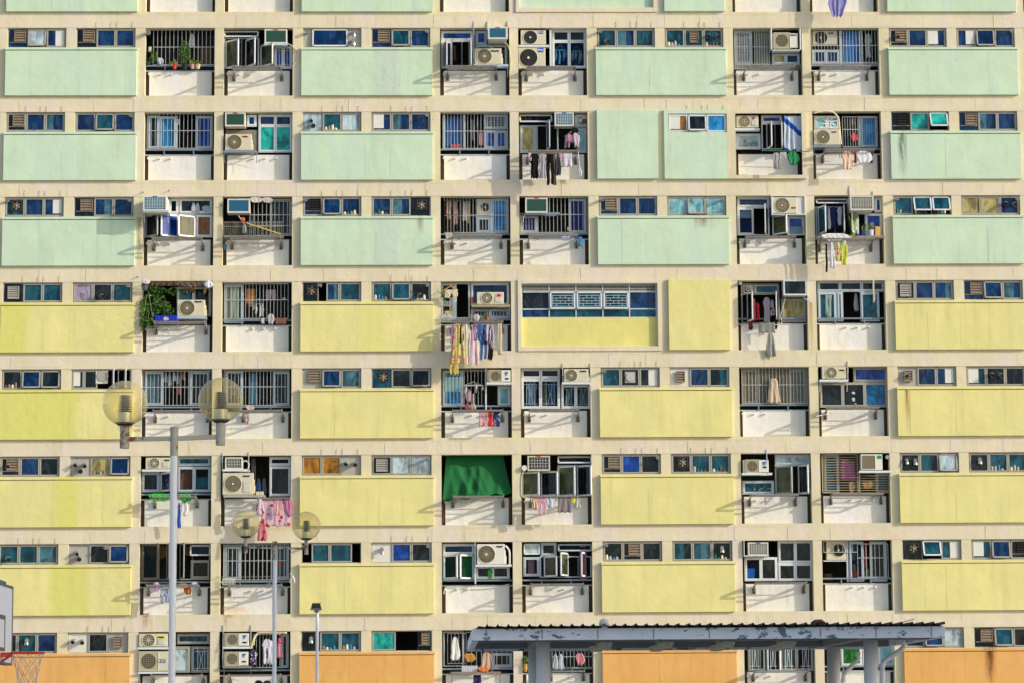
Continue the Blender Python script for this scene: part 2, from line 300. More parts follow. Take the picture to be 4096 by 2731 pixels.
# ================================================================ THE APARTMENT BLOCK
BL = thing('apartment_block', (16, 0, 0), 'cream concrete apartment block with green, yellow and orange panels under its windows', 'building')
YW, YB = 0.0, .45
bt = MB(); FP = 'concrete_paint'; BP = 'beam_paint'
XL, XR = -3.2, 35.2
for r in range(0, 9):
    zt, zb, zn = ZR(r, -.51), ZR(r, -2.69), ZR(r, -3.21)
    # slab edge: flush ledge, then the slightly proud beam
    bt.box(XL, XR, YW, YB, ZR(r, -2.785), zb, FP); bt.box(XL, XR, YW-.016, YB+.002, zn, ZR(r, -2.785), BP)
    bt.box(XL, -.29, YW, YB, zb, zt, FP); bt.box(8.98+3*PER, XR, YW, YB, zb, zt, FP)
    for k in range(4):
        b = k*PER; special = (r in (0, 4) and k == 1)
        x0 = b-.29 if not (r in (0, 4) and k == 2) else 20.495
        x1 = b+4.345
        bt.box(x0, x1, YW, YB, zb, ZR(r, -1.14), FP)                    # wall under the kitchen windows
        if r in (0, 4) and k == 2: bt.box(20.495, b+4.345, YW, YB, ZR(r, -1.14), zt, FP)
        elif r == 2 and k == 2:
            bt.box(b-.29, b+2.18, YW, YB, ZR(r, -1.14), zt, FP); bt.box(b+4.04, b+4.345, YW, YB, ZR(r, -1.14), zt, FP)
        else:
            for a, c in ((b-.29, b+.03), (b+1.87, b+2.18), (b+4.04, b+4.345)): bt.box(a, c, YW, YB, ZR(r, -1.14), zt, FP)
        bt.box(b+6.53, b+6.81, YW, YB, zb, zt, FP)
    if r in (0, 4): # big framed window: the wall below it
        bt.box(9.27+6.81, 20.495, .14, YB, zb, ZR(r, -1.66), FP)
bt.box(XL, XR, YW-.016, YB+.002, ZR(0, -.51), ZR(0, -.085), BP); bt.box(XL, XR, YW, YB, ZR(0, -.085), ZR(0, .4), FP)
bt.box(XL, XR, YW, YB, 0, ZR(8, -3.21), FP)
pr = random.Random(4)
for r in range(0, 9):                                                # repaired patches and joints of the beams
    x = XL+1
    while x < XR-2:
        wd = .35+1.3*pr.random()
        if pr.random() < .62: bt.box(x, x+wd, YW-.016-.004-.003*pr.random(), YW-.015, ZR(r, -3.20)+.05*pr.random(), ZR(r, -2.80)-.03*pr.random(), BP)
        if pr.random() < .4: bt.box(x, x+.012, YW-.026, YW-.015, ZR(r, -3.20), ZR(r, -2.80), BP)
        if pr.random() < .3: bt.box(x, x+wd, YW-.006, YW+.001, ZR(r, -2.78), ZR(r, -2.72), FP)
        x += wd+1.1*pr.random()
    bt.box(XL, XR, YW-.023, YW-.015, ZR(r, -2.80), ZR(r, -2.79), BP)
bt.build('wall', BL)
# rooms behind the openings
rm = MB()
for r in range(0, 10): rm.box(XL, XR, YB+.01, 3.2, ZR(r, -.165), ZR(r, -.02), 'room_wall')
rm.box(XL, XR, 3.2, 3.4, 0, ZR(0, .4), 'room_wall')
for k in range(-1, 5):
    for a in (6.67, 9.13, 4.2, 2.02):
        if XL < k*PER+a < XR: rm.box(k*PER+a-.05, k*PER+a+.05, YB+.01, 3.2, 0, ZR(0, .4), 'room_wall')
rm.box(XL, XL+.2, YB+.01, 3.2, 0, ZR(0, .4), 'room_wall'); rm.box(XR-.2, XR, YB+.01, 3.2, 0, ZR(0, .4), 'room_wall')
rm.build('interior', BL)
rf = MB(); rf.box(XL-.1, XR+.1, -.3, 14, ZR(0, .4), ZR(0, .6), FP); rf.box(XL, XL+.3, 3.4, 14, 0, ZR(0, .4), FP); rf.box(XR-.3, XR, 3.4, 14, 0, ZR(0, .4), FP); rf.box(XL, XR, 13.7, 14, 0, ZR(0, .4), FP); rf.build('roof', BL)

# coloured panels with their sills
BANDS = {(4, 0): [(.3, .5)], (5, 0): [(.8, 1.6)], (6, 0): [(2.1, .35), (-.2, .2)], (7, 0): [(2.2, .6)], (4, 1): [(11.5, .35)], (4, 2): [(20.6, .05)]}
for i_, (nme, base, alt) in enumerate((('panel_green', GREEN, None), ('panel_yellow', YEL, None), ('panel_orange', ORG, None))):
    plaster(nme, base, bump=.25, dirt=.38, alt2={0: lin('#C2D8C2'), 1: lin('#DDD592'), 2: lin('#DCA660')}[i_])
def pmat(r, k):
    c = 'panel_green' if r <= 3 else 'panel_yellow' if r <= 7 else 'panel_orange'
    if (r, k) in BANDS:
        n_ = 'panel_%d_%d' % (r, k)
        if n_ not in M: plaster(n_, YEL, lin('#DCD688') if k else YEL2, BANDS[(r, k)], alt2=lin('#DDD592'))
        return n_
    if c == 'panel_green' and k == 1 and r in (1, 3):
        n_ = 'panel_pale_%d' % r
        if n_ not in M: plaster(n_, GREEN, lin('#C2D2C0'), [(11.9, .45)])
        return n_
    return c
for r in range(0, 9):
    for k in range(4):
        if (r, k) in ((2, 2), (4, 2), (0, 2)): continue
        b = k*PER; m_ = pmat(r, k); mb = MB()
        mb.box(b-.015, b+4.1, -.14, 0, ZR(r, -2.70), ZR(r, -1.245), m_); 
        for q in range(2):
            if pr.random() < .55: xx = b+.3+3.3*pr.random(); mb.box(xx, xx+.25+.5*pr.random(), -.144-.002*q, -.139, ZR(r, -2.66), ZR(r, -1.27-.5*pr.random()), m_)
        pn = mb.build('coloured_panel', BL, bevel=.008)
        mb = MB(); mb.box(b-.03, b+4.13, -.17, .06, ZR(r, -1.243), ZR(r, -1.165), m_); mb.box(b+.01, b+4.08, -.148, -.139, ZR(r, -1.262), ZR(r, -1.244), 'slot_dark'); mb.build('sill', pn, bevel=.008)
mb = MB(); mb.box(18.53, 20.44, -.14, 0, ZR(2, -2.68), ZR(2, -.475), 'panel_green'); mb.build('coloured_panel', BL, bevel=.008)
mb = MB(); mb.box(20.71, 22.63, -.14, 0, ZR(4, -2.69), ZR(4, -.475), pmat(4, 2)); mb.build('coloured_panel', BL, bevel=.008)
mb = MB(); mb.box(20.71, 22.63, -.14, 0, ZR(0, -2.69), ZR(0, -.475), 'panel_green'); mb.build('coloured_panel', BL, bevel=.008)
# second-storey block: green with a window, running on as the cream surround of the tall opening
mb = MB(); a, c = ZR(2, -.475), ZR(2, -2.685)
mb.box(20.65, 20.77, -.14, 0, c, a, 'panel_green'); mb.box(20.77, 22.632, -.14, 0, ZR(2, -.598), a, 'panel_green'); mb.box(20.77, 22.632, -.14, 0, c, ZR(2, -1.205), 'panel_green')
mb.build('coloured_panel', BL)
mb = MB(); mb.box(22.634, 22.9, -.142, 0, c, a, FP); mb.box(24.99, 25.13, -.142, 0, c, a, FP); mb.box(22.9, 24.99, -.142, 0, ZR(2, -.592), a, FP); mb.box(22.9, 24.99, -.142, .3, c, ZR(2, -2.572), FP); mb.build('surround', BL)
for r in (0, 4):
    mb = MB(); mb.box(16.01, 16.125, -.06, .2, ZR(r, -2.705), ZR(r, -.463), BP); mb.box(20.37, 20.495, -.06, .2, ZR(r, -2.705), ZR(r, -.463), BP)
    mb.box(16.125, 20.37, -.06, .2, ZR(r, -.59), ZR(r, -.463), BP); mb.box(16.125, 20.37, -.06, .2, ZR(r, -2.705), ZR(r, -2.56), BP); mb.build('window_surround', BL, bevel=.006)
    mb = MB(); mb.box(16.126, 20.369, .10, .138, ZR(r, -2.559), ZR(r, -1.66), 'panel_green' if r == 0 else 'panel_bright'); 
    if r == 4: plaster('panel_bright', lin('#DED684'), lin('#E0DA78'), [(16.1, .05)])
    mb.build('coloured_panel', BL)

# ---------------------------------------------------------------- kitchen (ribbon) windows
def tilt_pane(fr, pn, x0, x1, z0, z1, y, ang, gm, fm):
    """top-hung sash swung outwards"""
    u = Vector((x1-x0, 0, 0)); v = Vector((0, -math.sin(ang), -math.cos(ang)))*(z1-z0); nrm = Vector((0, -math.cos(ang), math.sin(ang)))*.025
    o = Vector((x0, y, z1)); t = .045; vh = v.normalized(); ux = Vector((1, 0, 0))
    for q, a, b_ in ((o, u, vh*t), (o+v-vh*t, u, vh*t), (o, ux*t, v), (o+u-ux*t, ux*t, v)): fr.obox(q, a, nrm, b_, fm)
    a = o+ux*t+vh*t; pn.quad(a, a+u-ux*2*t, a+u-ux*2*t+v-vh*2*t, a+v-vh*2*t, gm)
def louvre(mb, x0, x1, z0, z1, y, m_, n=5):
    mb.frame(x0, x1, y-.05, y+.03, z0, z1, .018, m_); mb.box(x0+.018, x1-.018, y+.01, y+.02, z0+.018, z1-.018, 'louvre_black')
    h = (z1-z0-.036)/n
    for i in range(n):
        a = z0+.018+i*h; mb.obox((x0+.018, y-.05, a+.004), (x1-x0-.036, 0, 0), (0, .006, .012), (0, .045, h*.72), m_)
def fan(mb, x, z, rr, y, m_='louvre_brown'):
    mb.frame(x-rr*1.2, x+rr*1.2, y-.03, y+.03, z-rr*1.2, z+rr*1.2, .03, 'dark_metal'); mb.box(x-rr*1.15, x+rr*1.15, y+.02, y+.03, z-rr*1.15, z+rr*1.15, 'fan_dark')
    for i in range(6):
        a = i*math.pi/3+.3; c, s = math.cos(a), math.sin(a); t = Vector((c, 0, s)); q = Vector((-s, 0, c)); o = Vector((x, y-.01, z))
        mb.quad(o+t*.03-q*.01, o+t*rr*.95-q*.02, o+t*rr*.9+q*rr*.38+Vector((0, .02, 0)), o+t*.03+q*.02, m_)
    mb.cyl((x, y-.03, z), (x, y, z), .03, 'louvre_white', 12)
def cap(mb, x, z, y, rr=.052):
    mb.cyl((x, y+.05, z), (x, y-.27, z-.005), rr*.8, 'foil', 12); mb.cyl((x, y-.27, z-.005), (x, y-.31, z-.005), rr, 'bar_metal', 14); mb.disc(x, y-.312, z-.005, .016, rr*.8, 'dark_metal', 16)
    for i in range(3):
        a = i*2.094+.5; mb.obox((x-.004, y-.317, z-.005), (.008*math.sin(a), 0, -.008*math.cos(a)), (0, .004, 0), (rr*.8*math.cos(a), 0, rr*.8*math.sin(a)), 'bar_metal')
def duct(mb, x, z, y, rr=.072, dx=.03, m_='foil'):
    p = [(x, y+.05, z+.01), (x, y-.1, z+.005), (x+dx*.5, y-.2, z-.02), (x+dx, y-.27, z-.05)]
    mb.tube(p, rr, m_, 14, cap=False); mb.tube([p[-1], (p[-1][0]+dx*.1, p[-1][1]-.015, p[-1][2]-.005)], rr*1.08, 'bar_metal', 14, cap=False)
    mb.tube([(x+dx*.9, y-.26, z-.047), (x+dx*.92, y-.262, z-.048)], rr*.95, 'fan_dark', 14)
def elbow(mb, x, z, y, rr=.06, m_='foil'):
    mb.tube([(x, y+.03, z+.06), (x, y-.1, z+.07), (x, y-.17, z+.04), (x, y-.19, z-.02), (x, y-.19, z-.09)], rr, m_, 12, cap=False); mb.tube([(x, y-.19, z-.08), (x, y-.19, z-.082)], rr*.93, 'fan_dark', 12)
def ribbon(r, k, i, cells, hooks=False, geo=None, fm='frame_grey', y=.09):
    if geo: x0, x1, z0, z1 = geo
    else:
        b = k*PER; x0, x1 = (b+.03, b+1.87) if i == 0 else (b+2.18, b+4.04); z0, z1 = ZR(r, -1.14), ZR(r, -.51)
        z0 -= .004
    fr = MB(); fr.frame(x0, x1, y, y+.05, z0, z1, .03, fm); cs = cells.split('|'); ws = []
    for i2, c in enumerate(cs):
        if ':' in c: a, c = c.split(':'); ws.append(float(a)); cs[i2] = c
        else: ws.append(1)
    tot = sum(ws); xa = x0+.03; W_ = x1-x0-.06; pn = MB(); sash = MB(); lv = MB(); dc = MB(); pp = MB()
    for wgt, c in zip(ws, cs):
        xb = xa+W_*wgt/tot; cx = (xa+xb)/2; cw = xb-xa; zz0, zz1 = z0+.03, z1-.03; g = c[0]; fl = c[1:]; t = .04
        if 'Q' in fl or 'S' in fl:
            fr.frame(xa, xb, y+.01, y+.045, zz0, zz1, .014, fm); tilt_pane(sash, pn, xa+.014, xb-.014, zz0+.012, zz1-.012, y, .55 if 'Q' in fl else .2, GM(g), 'frame_white' if 'Q' in fl else fm)
        elif 'k' in fl: pass
        elif 'X' in fl or 'B' in fl or 'W' in fl:
            pn.quad((xa, y+.02, zz0), (xb, y+.02, zz0), (xb, y+.02, zz1), (xa, y+.02, zz1), 'board_white' if 'W' in fl else 'board_grey' if 'B' in fl else GM(g)); fr.box(xb-.012, xb+.012, y-.002, y+.03, zz0, zz1, fm)
        else:
            fr.frame(xa+.006, xb-.006, y-.018, y+.03, zz0+.004, zz1-.004, t, fm)
            xm = xa+t+(cw-2*t)*((.35+.3*R()) if (not fl and g in 'gtd' and R() < .45) else 0); g2 = 'a' if g != 'd' else 't'
            if R() < .5: xm = xa+xb-xm if xm > xa+t else xm
            if xm > xa+t: pn.quad((xa+t, y+.015, zz0+t), (xm, y+.015, zz0+t), (xm, y+.015, zz1-t), (xa+t, y+.015, zz1-t), GM(g2 if R() < .5 else g)); gq = g if R() < .5 else g2
            else: xm = xa+t; gq = g
            pn.quad((xm, y+.015, zz0+t), (xb-t, y+.015, zz0+t), (xb-t, y+.015, zz1-t), (xm, y+.015, zz1-t), GM(gq))
        if 'v' in fl or 'z' in fl:
            fr.box(xa+t, xb-t, y-.004, y+.02, z0+.17, z0+.195, fm); louvre(lv, xa+cw*.3, xb-.05, z0+.2, zz1-.045, y-.03, 'louvre_brown' if 'v' in fl else 'louvre_black', 4)
        if 'V' in fl: louvre(lv, cx-cw*.3, cx+cw*.28, z0+.12, zz1-.09, y-.04, 'louvre_white', 5)
        if 'L' in fl: louvre(lv, cx-cw*.22, cx+cw*.24, z0+.16, zz1-.1, y-.05, 'louvre_brown', 4)
        if 'H' in fl: dc.cyl((cx, y, z0+.33), (cx, y-.05, z0+.33), .13, 'bar_metal', 20); [dc.box(cx-.11, cx+.11, y-.062, y-.05, z0+.25+j*.04, z0+.265+j*.04, 'board_white') for j in range(5)]; pn.box(cx-.16, cx+.16, y-.012, y-.004, z0+.16, z0+.5, 'board_grey')
        if 'F' in fl: fan(lv, cx+cw*.08, (zz0+zz1)/2+.05, .13, y-.02)
        if 'w' in fl: pp.box(cx-.02, xb-t-.01, y+.002, y+.012, zz0+t+(.05 if R() > .5 else 0), zz1-t, 'paper')
        if 'm' in fl: pp.box(xa+t, cx+.06, y+.002, y+.012, zz0+t+.05, zz1-t, 'paper')
        if 'r' in fl: cap(dc, xb-.09, zz1-.1, y)
        if 'l' in fl: cap(dc, xa+.08, zz1-.1, y)
        if 'D' in fl: duct(dc, cx-.03, z0+.2, y, .075, .04)
        if 'E' in fl: duct(dc, cx-.08, z0+.36, y, .06, .02)
        if 'U' in fl: duct(dc, cx-.13, z0+.38, y, .06, -.02); duct(dc, cx+.12, z0+.36, y, .065, .02)
        if 'J' in fl: elbow(dc, cx-.12, z0+.35, y, .05); elbow(dc, cx+.14, z0+.33, y, .06)
        if 'I' in fl: elbow(dc, cx, z0+.35, y, .065)
        if 'P' in fl:
            cols = ('board_grey', 'tarp_brown', 'coil_green', 'hose_cream', 'coil_blue', 'louvre_brown')
            for q in range(4):
                a = xa+t+.02+(cw-2*t-.1)*q/4; hh = .06+.12*R(); pp.tube([(a+.04, y+.012, zz0+t), (a+.04, y+.012, zz0+t+hh*.75), (a+.04, y+.012, zz0+t+hh)], [.035+.02*R(), .04, .018], cols[int(R()*6)], 8)
        xa = xb
    o = fr.build('ribbon_window', BL)
    pn.build('pane', o); sash.build('sash', o); lv.build('louvre_vent', o); dc.build('exhaust_duct', o, smooth=False); pp.build('window_paper', o)
    if hooks:
        hk = MB()
        for f in (.33, .58, .68, .94):
            x = x0+(x1-x0)*f; zb = ZR(r, -.49); hk.tube([(x, -.03, zb-.06), (x+.004, -.03, zb+.03), (x-.012, -.034, zb+.06), (x+.012, -.034, zb+.09), (x-.006, -.034, zb+.12), (x+.02, -.03, zb+.165), (x+.012, -.03, zb+.15)], .0055, 'hook', 4)
        hk.build('hooks', o)
    return o
RIB = {1: ['gvX|wS|gw', 'dvX|g|g*', None, 'gvX|tS|gr', 'tlD|g|t*', 'tP|tL|tUP*', 'dEv|g|gm', 'gw|gS|gr'],
       2: ['dv|g|g*', 'g|tS|gr', 'wEDX|tP|w*', 'gm|g|gr*', None, None, 'dzX|T|TQ', 'gvX|g|g'],
       3: ['tlF|g|gw*', 'dvX|g|gr', 'glz|gS|gP*', 'gP|g|dFX*', 'glv|g|gT', 'c|cS|cr', 'tlP|tQP|tQP', 'y|y|gUr'],
       4: ['dVX|t|t*', 'f|dD|tr', 'dFX|.55:dlk|.9:g|1.4:t', 'tP|tS|dDrP*', None, None, 'dV|g|g', 'gvX|gS|g'],
       5: ['dP|gS|dS', '.6:tm|.7:d|.9:dk|.8:dk', 'dvXB|gS|g', 'tFX|d|dS', 'tl|dH|dw*', 'dLW|g|d', 'dELB|g|gw', 'tm|dU|d'],
       6: ['dvE|g|d', 'dUDB|yP|gS', 'O|O|dUB*', 'dV|w|wr', 'dv|b|dr*', 'dF|tP|tP*', 'dJ|d|wS', 'dI|tP|tP'],
       7: ['tD|t|t*', 'dEDB|dr|gS', '.45:dlk|.9:d|1.1:d|.4:dk', '1:dIW|b|dr*', 'dlP|dv|d', 'd|t|dIP', 'dFX|tQ|tw', 'tm|gS|dz'],
       8: ['dE|tI|g', 'dUW|d|dLB*', '.9:dIX|tP|tP', '1.2:T|1.1:dk|.7:dvX', 'd|g|g', 'g|d|g', 'd|gS|w', 'dvX|tS|d']}
for r, L in RIB.items():
    for q, c in enumerate(L):
        if c: ribbon(r, q//2, q % 2, c.rstrip('*'), c.endswith('*'))
# top row, third panel: board with a large white-framed sash between two flues
def board_window():
    x0, x1, z0, z1 = 9.27+.03, 9.27+1.87, ZR(1, -1.144), ZR(1, -.51); fr = MB(); fr.frame(x0, x1, .09, .14, z0, z1, .025, 'frame_grey'); o = fr.build('ribbon_window', BL)
    p = MB(); p.quad((x0, .12, z0), (x1, .12, z0), (x1, .12, z1), (x0, .12, z1), 'board_grey'); s = MB(); tilt_pane(s, p, x0+.29, x0+1.4, z0+.03, z1-.03, .08, .12, GM('g'), 'frame_white'); p.build('pane', o); s.build('sash', o)
    d = MB(); cap(d, x0+.15, z1-.15, .1); elbow(d, x1-.24, z0+.43, .1, .05); elbow(d, x1-.26, z0+.14, .1, .075); d.build('exhaust_duct', o)
board_window()
ribbon(2, 2, 1, 'Om|dS|B', True, (20.77, 22.632, ZR(2, -1.205), ZR(2, -.598)), 'frame_white', -.07)
vw = VIEW['i']
def side_sashes():   # pair of small side-hung sashes, fifth storey
    mb = MB(); p = MB()
    for X in (890, 985):
        x0, x1, z0, z1 = rect(X-12, 148, X+25, 290, 0); mb.frame(x0, x0+.2, .1, .12, z0, z1, .02, 'frame_white'); mb.obox((x0+.02, .1, z0), (.06, -.22, 0), (0, 0, .03), (.02, .01, 0), 'frame_white'); mb.obox((x0+.02, .1, z1-.03), (.06, -.22, 0), (0, 0, .03), (.02, .01, 0), 'frame_white'); mb.obox((x0+.06, -.12, z0), (.02, .01, 0), (0, -.02, 0), (0, 0, z1-z0), 'frame_white')
        p.quad((x0+.03, .1, z0+.03), (x0+.08, -.1, z0+.03), (x0+.08, -.1, z1-.03), (x0+.03, .1, z1-.03), GM('s'))
    o = mb.build('ribbon_window', BL); p.build('pane', o); b = MB(); x0, x1, z0, z1 = rect(752, 160, 845, 290, .07)
    b.box(x0, x1, .05, .08, z0+.12, z1, 'board_white'); b.cyl((x0+.22, .05, z0+.36), (x0+.22, .02, z0+.36), .17, 'louvre_white', 16); [b.tube([(x0+.22+.17*math.cos(a), .03, z0+.36+.17*math.sin(a)), (x0+.22+.24*math.cos(a), .045, z0+.36+.24*math.sin(a))], .01, 'board_grey', 4) for a in (.78, 2.35, 3.9, 5.5)]; b.build('extractor_fan', o)
side_sashes()

# ================================================================ the tall bays
ORD = ['', 'first', 'second', 'third', 'fourth', 'fifth', 'sixth', 'seventh', 'eighth']
BAYS = {'B': (0, 0, 1), 'C': (0, 1, 2), 'E': (1, 0, 3), 'F': (1, 1, 4), 'H': (2, 0, 5), 'I': (2, 1, 6)}
bay = {}
def start(col, r, view, sock='m', parapet=True):
    global vw, bay
    vw = VIEW[view]; k, i, n = BAYS[col]; b = k*PER; x0 = b+(4.345 if i == 0 else 6.81); x1 = b+(6.53 if i == 0 else 8.98)
    if (col, r) == ('H', 2): x0, x1 = 22.9, 24.99
    bay = dict(col=col, r=r, x0=x0, x1=x1, where='%s storey down, %s tall bay' % (ORD[r], ORD[n]))
    if parapet:
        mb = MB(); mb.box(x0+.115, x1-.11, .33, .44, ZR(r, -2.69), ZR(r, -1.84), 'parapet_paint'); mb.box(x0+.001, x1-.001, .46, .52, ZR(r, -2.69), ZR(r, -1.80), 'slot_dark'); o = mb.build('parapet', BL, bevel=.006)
        s = MB()
        for j, f in enumerate({'m': (.11, .47, .82), 'r': (.95, 1.31, 1.66), 'n': ()}[sock]):
            s.tube([(x0+f, .34, ZR(r, -1.97)), (x0+f+.005, .25, ZR(r, -1.955)), (x0+f+.005, .21, ZR(r, -1.95))], [.026, .026, .034], 'hook_stub', 8)
        s.build('pole_sockets', o)
for r_ in (0,):
    for c_ in 'BCEHI': start(c_, 0, 'a', 'n')
def label(look): return look+', '+bay['where']
def H(posts=(.28, .7)):
    x0, x1, r = bay['x0'], bay['x1'], bay['r']; z = ZR(r, -1.69); mb = MB(); mb.tube([(x0, .26, z), (x1, .26, z)], .026, 'rail_blue', 8)
    for f in posts: mb.box(x0+(x1-x0)*f-.018, x0+(x1-x0)*f+.018, .26, .29, ZR(r, -1.85), z, 'rail_blue')
    mb.box(x0, x1, .3, .46, ZR(r, -1.86), ZR(r, -1.835), 'frame_blue'); mb.build('handrail', BL)
def W(X0, Y0, X1, Y1, nx=1, ny=1, g='g', f='frame_blue', y=.36, split=None, t=.045):
    x0, x1, z0, z1 = rect(X0, Y0, X1, Y1, y); fr = MB(); pn = MB(); fr.frame(x0, x1, y, y+.07, z0, z1, .03, f); xs = [x0+.03+(x1-x0-.06)*i/nx for i in range(nx+1)]
    zs = [z1-.03]+[z1-.03-(z1-z0-.06)*j/ny for j in range(1, ny)]+[z0+.03]
    if split: zs[1] = z1-(z1-z0)*split
    g = (g*(nx*ny))[:nx*ny] if len(g) < nx*ny else g
    for j in range(ny):
        for i in range(nx):
            c = g[j*nx+i]; a, b_, lo, hi = xs[i]+.003, xs[i+1]-.003, zs[j+1]+.003, zs[j]-.003
            if c == 'k': fr.box(a-.01, a+.01, y+.005, y+.06, lo, hi, f); fr.box(b_-.01, b_+.01, y+.005, y+.06, lo, hi, f); continue
            fr.frame(a, b_, y-.02, y+.05, lo, hi, t, f); pn.quad((a+t, y+.02, lo+t), (b_-t, y+.02, lo+t), (b_-t, y+.02, hi-t), (a+t, y+.02, hi-t), GM(c))
    o = fr.build('balcony_window', BL); pn.build('pane', o); return o
def deco(mb, o, u, v, m_='frame_white', w_=.008):
    """ornamental grille inside a sash: two uprights, cross bars and a pinched waist; o corner, u across, v down"""
    o, u, v = Vector(o), Vector(u), Vector(v)
    L = [((.22, 0), (.22, 1)), ((.78, 0), (.78, 1)), ((0, .12), (1, .12)), ((0, .88), (1, .88)), ((.36, .12), (.46, .5)), ((.46, .5), (.36, .88)), ((.64, .12), (.54, .5)), ((.54, .5), (.64, .88)), ((.4, .5), (.6, .5))]
    for (a, b_), (c, d) in L: mb.tube([o+u*a+v*b_, o+u*c+v*d], w_, m_, 4)
def Q(X0, Y0, X1, Y1, y=.41):
    x0, x1, z0, z1 = rect(X0, Y0, X1, Y1, y); mb = MB(); deco(mb, (x0, y, z1), (x1-x0, 0, 0), (0, 0, z0-z1)); mb.build('window_grille', BL)
def S(X0, Y0, X1, Y1, h='l', g='s', f='frame_white', ws=.68, dec=False):
    x0, x1, z0, z1 = rect(X0, Y0, X1, Y1, .15)
    ws = max(ws, (x1-x0)*1.12); xh, xf = (x0, x1) if h == 'l' else (x1, x0); dx = xf-xh; dy = math.sqrt(ws*ws-dx*dx)
    o = Vector((xh, .345, z1)); u = Vector((dx, -dy, 0)); v = Vector((0, 0, z0-z1)); n = u.cross(v).normalized()*.035
    if n.y < 0: n = -n
    uh = u.normalized(); t = .05; fr = MB(); pn = MB()
    for q, a, b_ in ((o, u, Vector((0, 0, -t))), (o+v, u, Vector((0, 0, t))), (o, uh*t, v), (o+u-uh*t, uh*t, v)): fr.obox(q, a, n, b_, f)
    a = o+uh*t+Vector((0, 0, -t))+n*.5; uu = u-uh*2*t; vv = v+Vector((0, 0, 2*t)); pn.quad(a, a+uu, a+uu+vv, a+vv, GM(g))
    if dec: deco(fr, a+n*.4, uu, vv)
    s = fr.build('open_sash', BL); pn.build('pane', s)
def AW(X0, Y0, X1, Y1, g='d', ang=.9, f='frame_white'):
    x0, x1, z0, z1 = rect(X0, Y0, X1, Y1, .3); fr = MB(); pn = MB(); hgt = (z1-z0)/math.cos(ang) if ang > .3 else z1-z0; tilt_pane(fr, pn, x0, x1, z1-min(hgt, .34), z1, .34, ang, GM(g), f); s = fr.build('open_sash', BL); pn.build('pane', s)
def G(X0, Y0, X1, Y1, n=14, rails=(), y=.28, m_='bar_metal', hor=False, th=.0075):
    x0, x1, z0, z1 = rect(X0, Y0, X1, Y1, y); mb = MB()
    if hor:
        for i in range(n+1): z = z0+(z1-z0)*i/n; mb.box(x0, x1, y, y+.012, z-.009, z+.009, m_)
        for x in (x0, x1): mb.box(x-.014, x+.014, y-.004, y+.016, z0, z1, m_)
    else:
        for i in range(n+1): x = x0+(x1-x0)*i/n; mb.box(x-th, x+th, y, y+.014, z0, z1, m_)
        for z in [z0+.012, z1-.012]+[P(0, q, y)[1] for q in rails]: mb.box(x0, x1, y+.002, y+.012, z-.011, z+.011, m_)
    mb.build('window_grille', BL)
def mesh_wire(X0, Y0, X1, Y1, nx, nz, y=.3, m_='bar_metal'):
    x0, x1, z0, z1 = rect(X0, Y0, X1, Y1, y); mb = MB()
    for i in range(nx+1): x = x0+(x1-x0)*i/nx; mb.box(x-.003, x+.003, y, y+.004, z0, z1, m_)
    for i in range(nz+1): z = z0+(z1-z0)*i/nz; mb.box(x0, x1, y-.004, y, z-.003, z+.003, m_)
    mb.build('wire_mesh', BL)
def SH(X0, X1, Y, dep=.42, y0=-.14, m_='frame_blue', legs=True):
    x0, z = P(X0, Y, y0); x1, _ = P(X1, Y, y0); mb = MB(); mb.box(x0, x1, y0-.02, y0+.02, z-.035, z+.03, m_); mb.box(x0, x0+.04, y0+.02, .32, z-.03, z, m_); mb.box(x1-.04, x1, y0+.02, .32, z-.03, z, m_)
    mb.box(x0+.04, x1-.04, .1, .14, z-.03, z, m_); mb.box(x0+.04, x1-.04, .3, .33, z-.03, z, m_)
    if legs:
        for x in (x0+.02, x1-.03): mb.obox((x, y0+.05, z-.03), (.02, 0, 0), (0, .02, .0), (0, .25, -.3), m_)
    mb.build('equipment_shelf', BL)
def BR(X, Y0, Y1, y0=-.16):
    """upright L bracket carrying a cooler, running up over the beam"""
    x, z1 = P(X, Y0, -.03); _, z0 = P(X, Y1, y0); mb = MB(); mb.box(x-.014, x+.014, -.05, -.02, z0, z1, 'bar_metal'); mb.box(x-.014, x+.014, y0, -.05, z0, z0+.03, 'bar_metal'); mb.obox((x-.012, -.03, z1-.02), (.024, 0, 0), (0, .0, .02), (0, y0+.03, z0-z1+.25), 'bar_metal'); mb.build('upright_bracket', BL)
def spokes(mb, x, y, z, rr, n, curve, m_, wdt=.006, r0=.2):
    for i in range(n):
        a = 2*math.pi*i/n; pts = []
        for j in range(5): f = r0+(1-r0)*j/4; b_ = a+curve*(f-r0); pts.append((x+rr*f*math.cos(b_), z+rr*f*math.sin(b_), b_))
        for (xa, za, ta), (xb, zb, tb) in zip(pts, pts[1:]):
            d = Vector((xb-xa, 0, zb-za)).normalized(); q = Vector((-d.z, 0, d.x))*wdt; A, B_ = Vector((xa, y, za)), Vector((xb, y, zb)); mb.quad(A-q, B_-q, B_+q, A+q, m_)
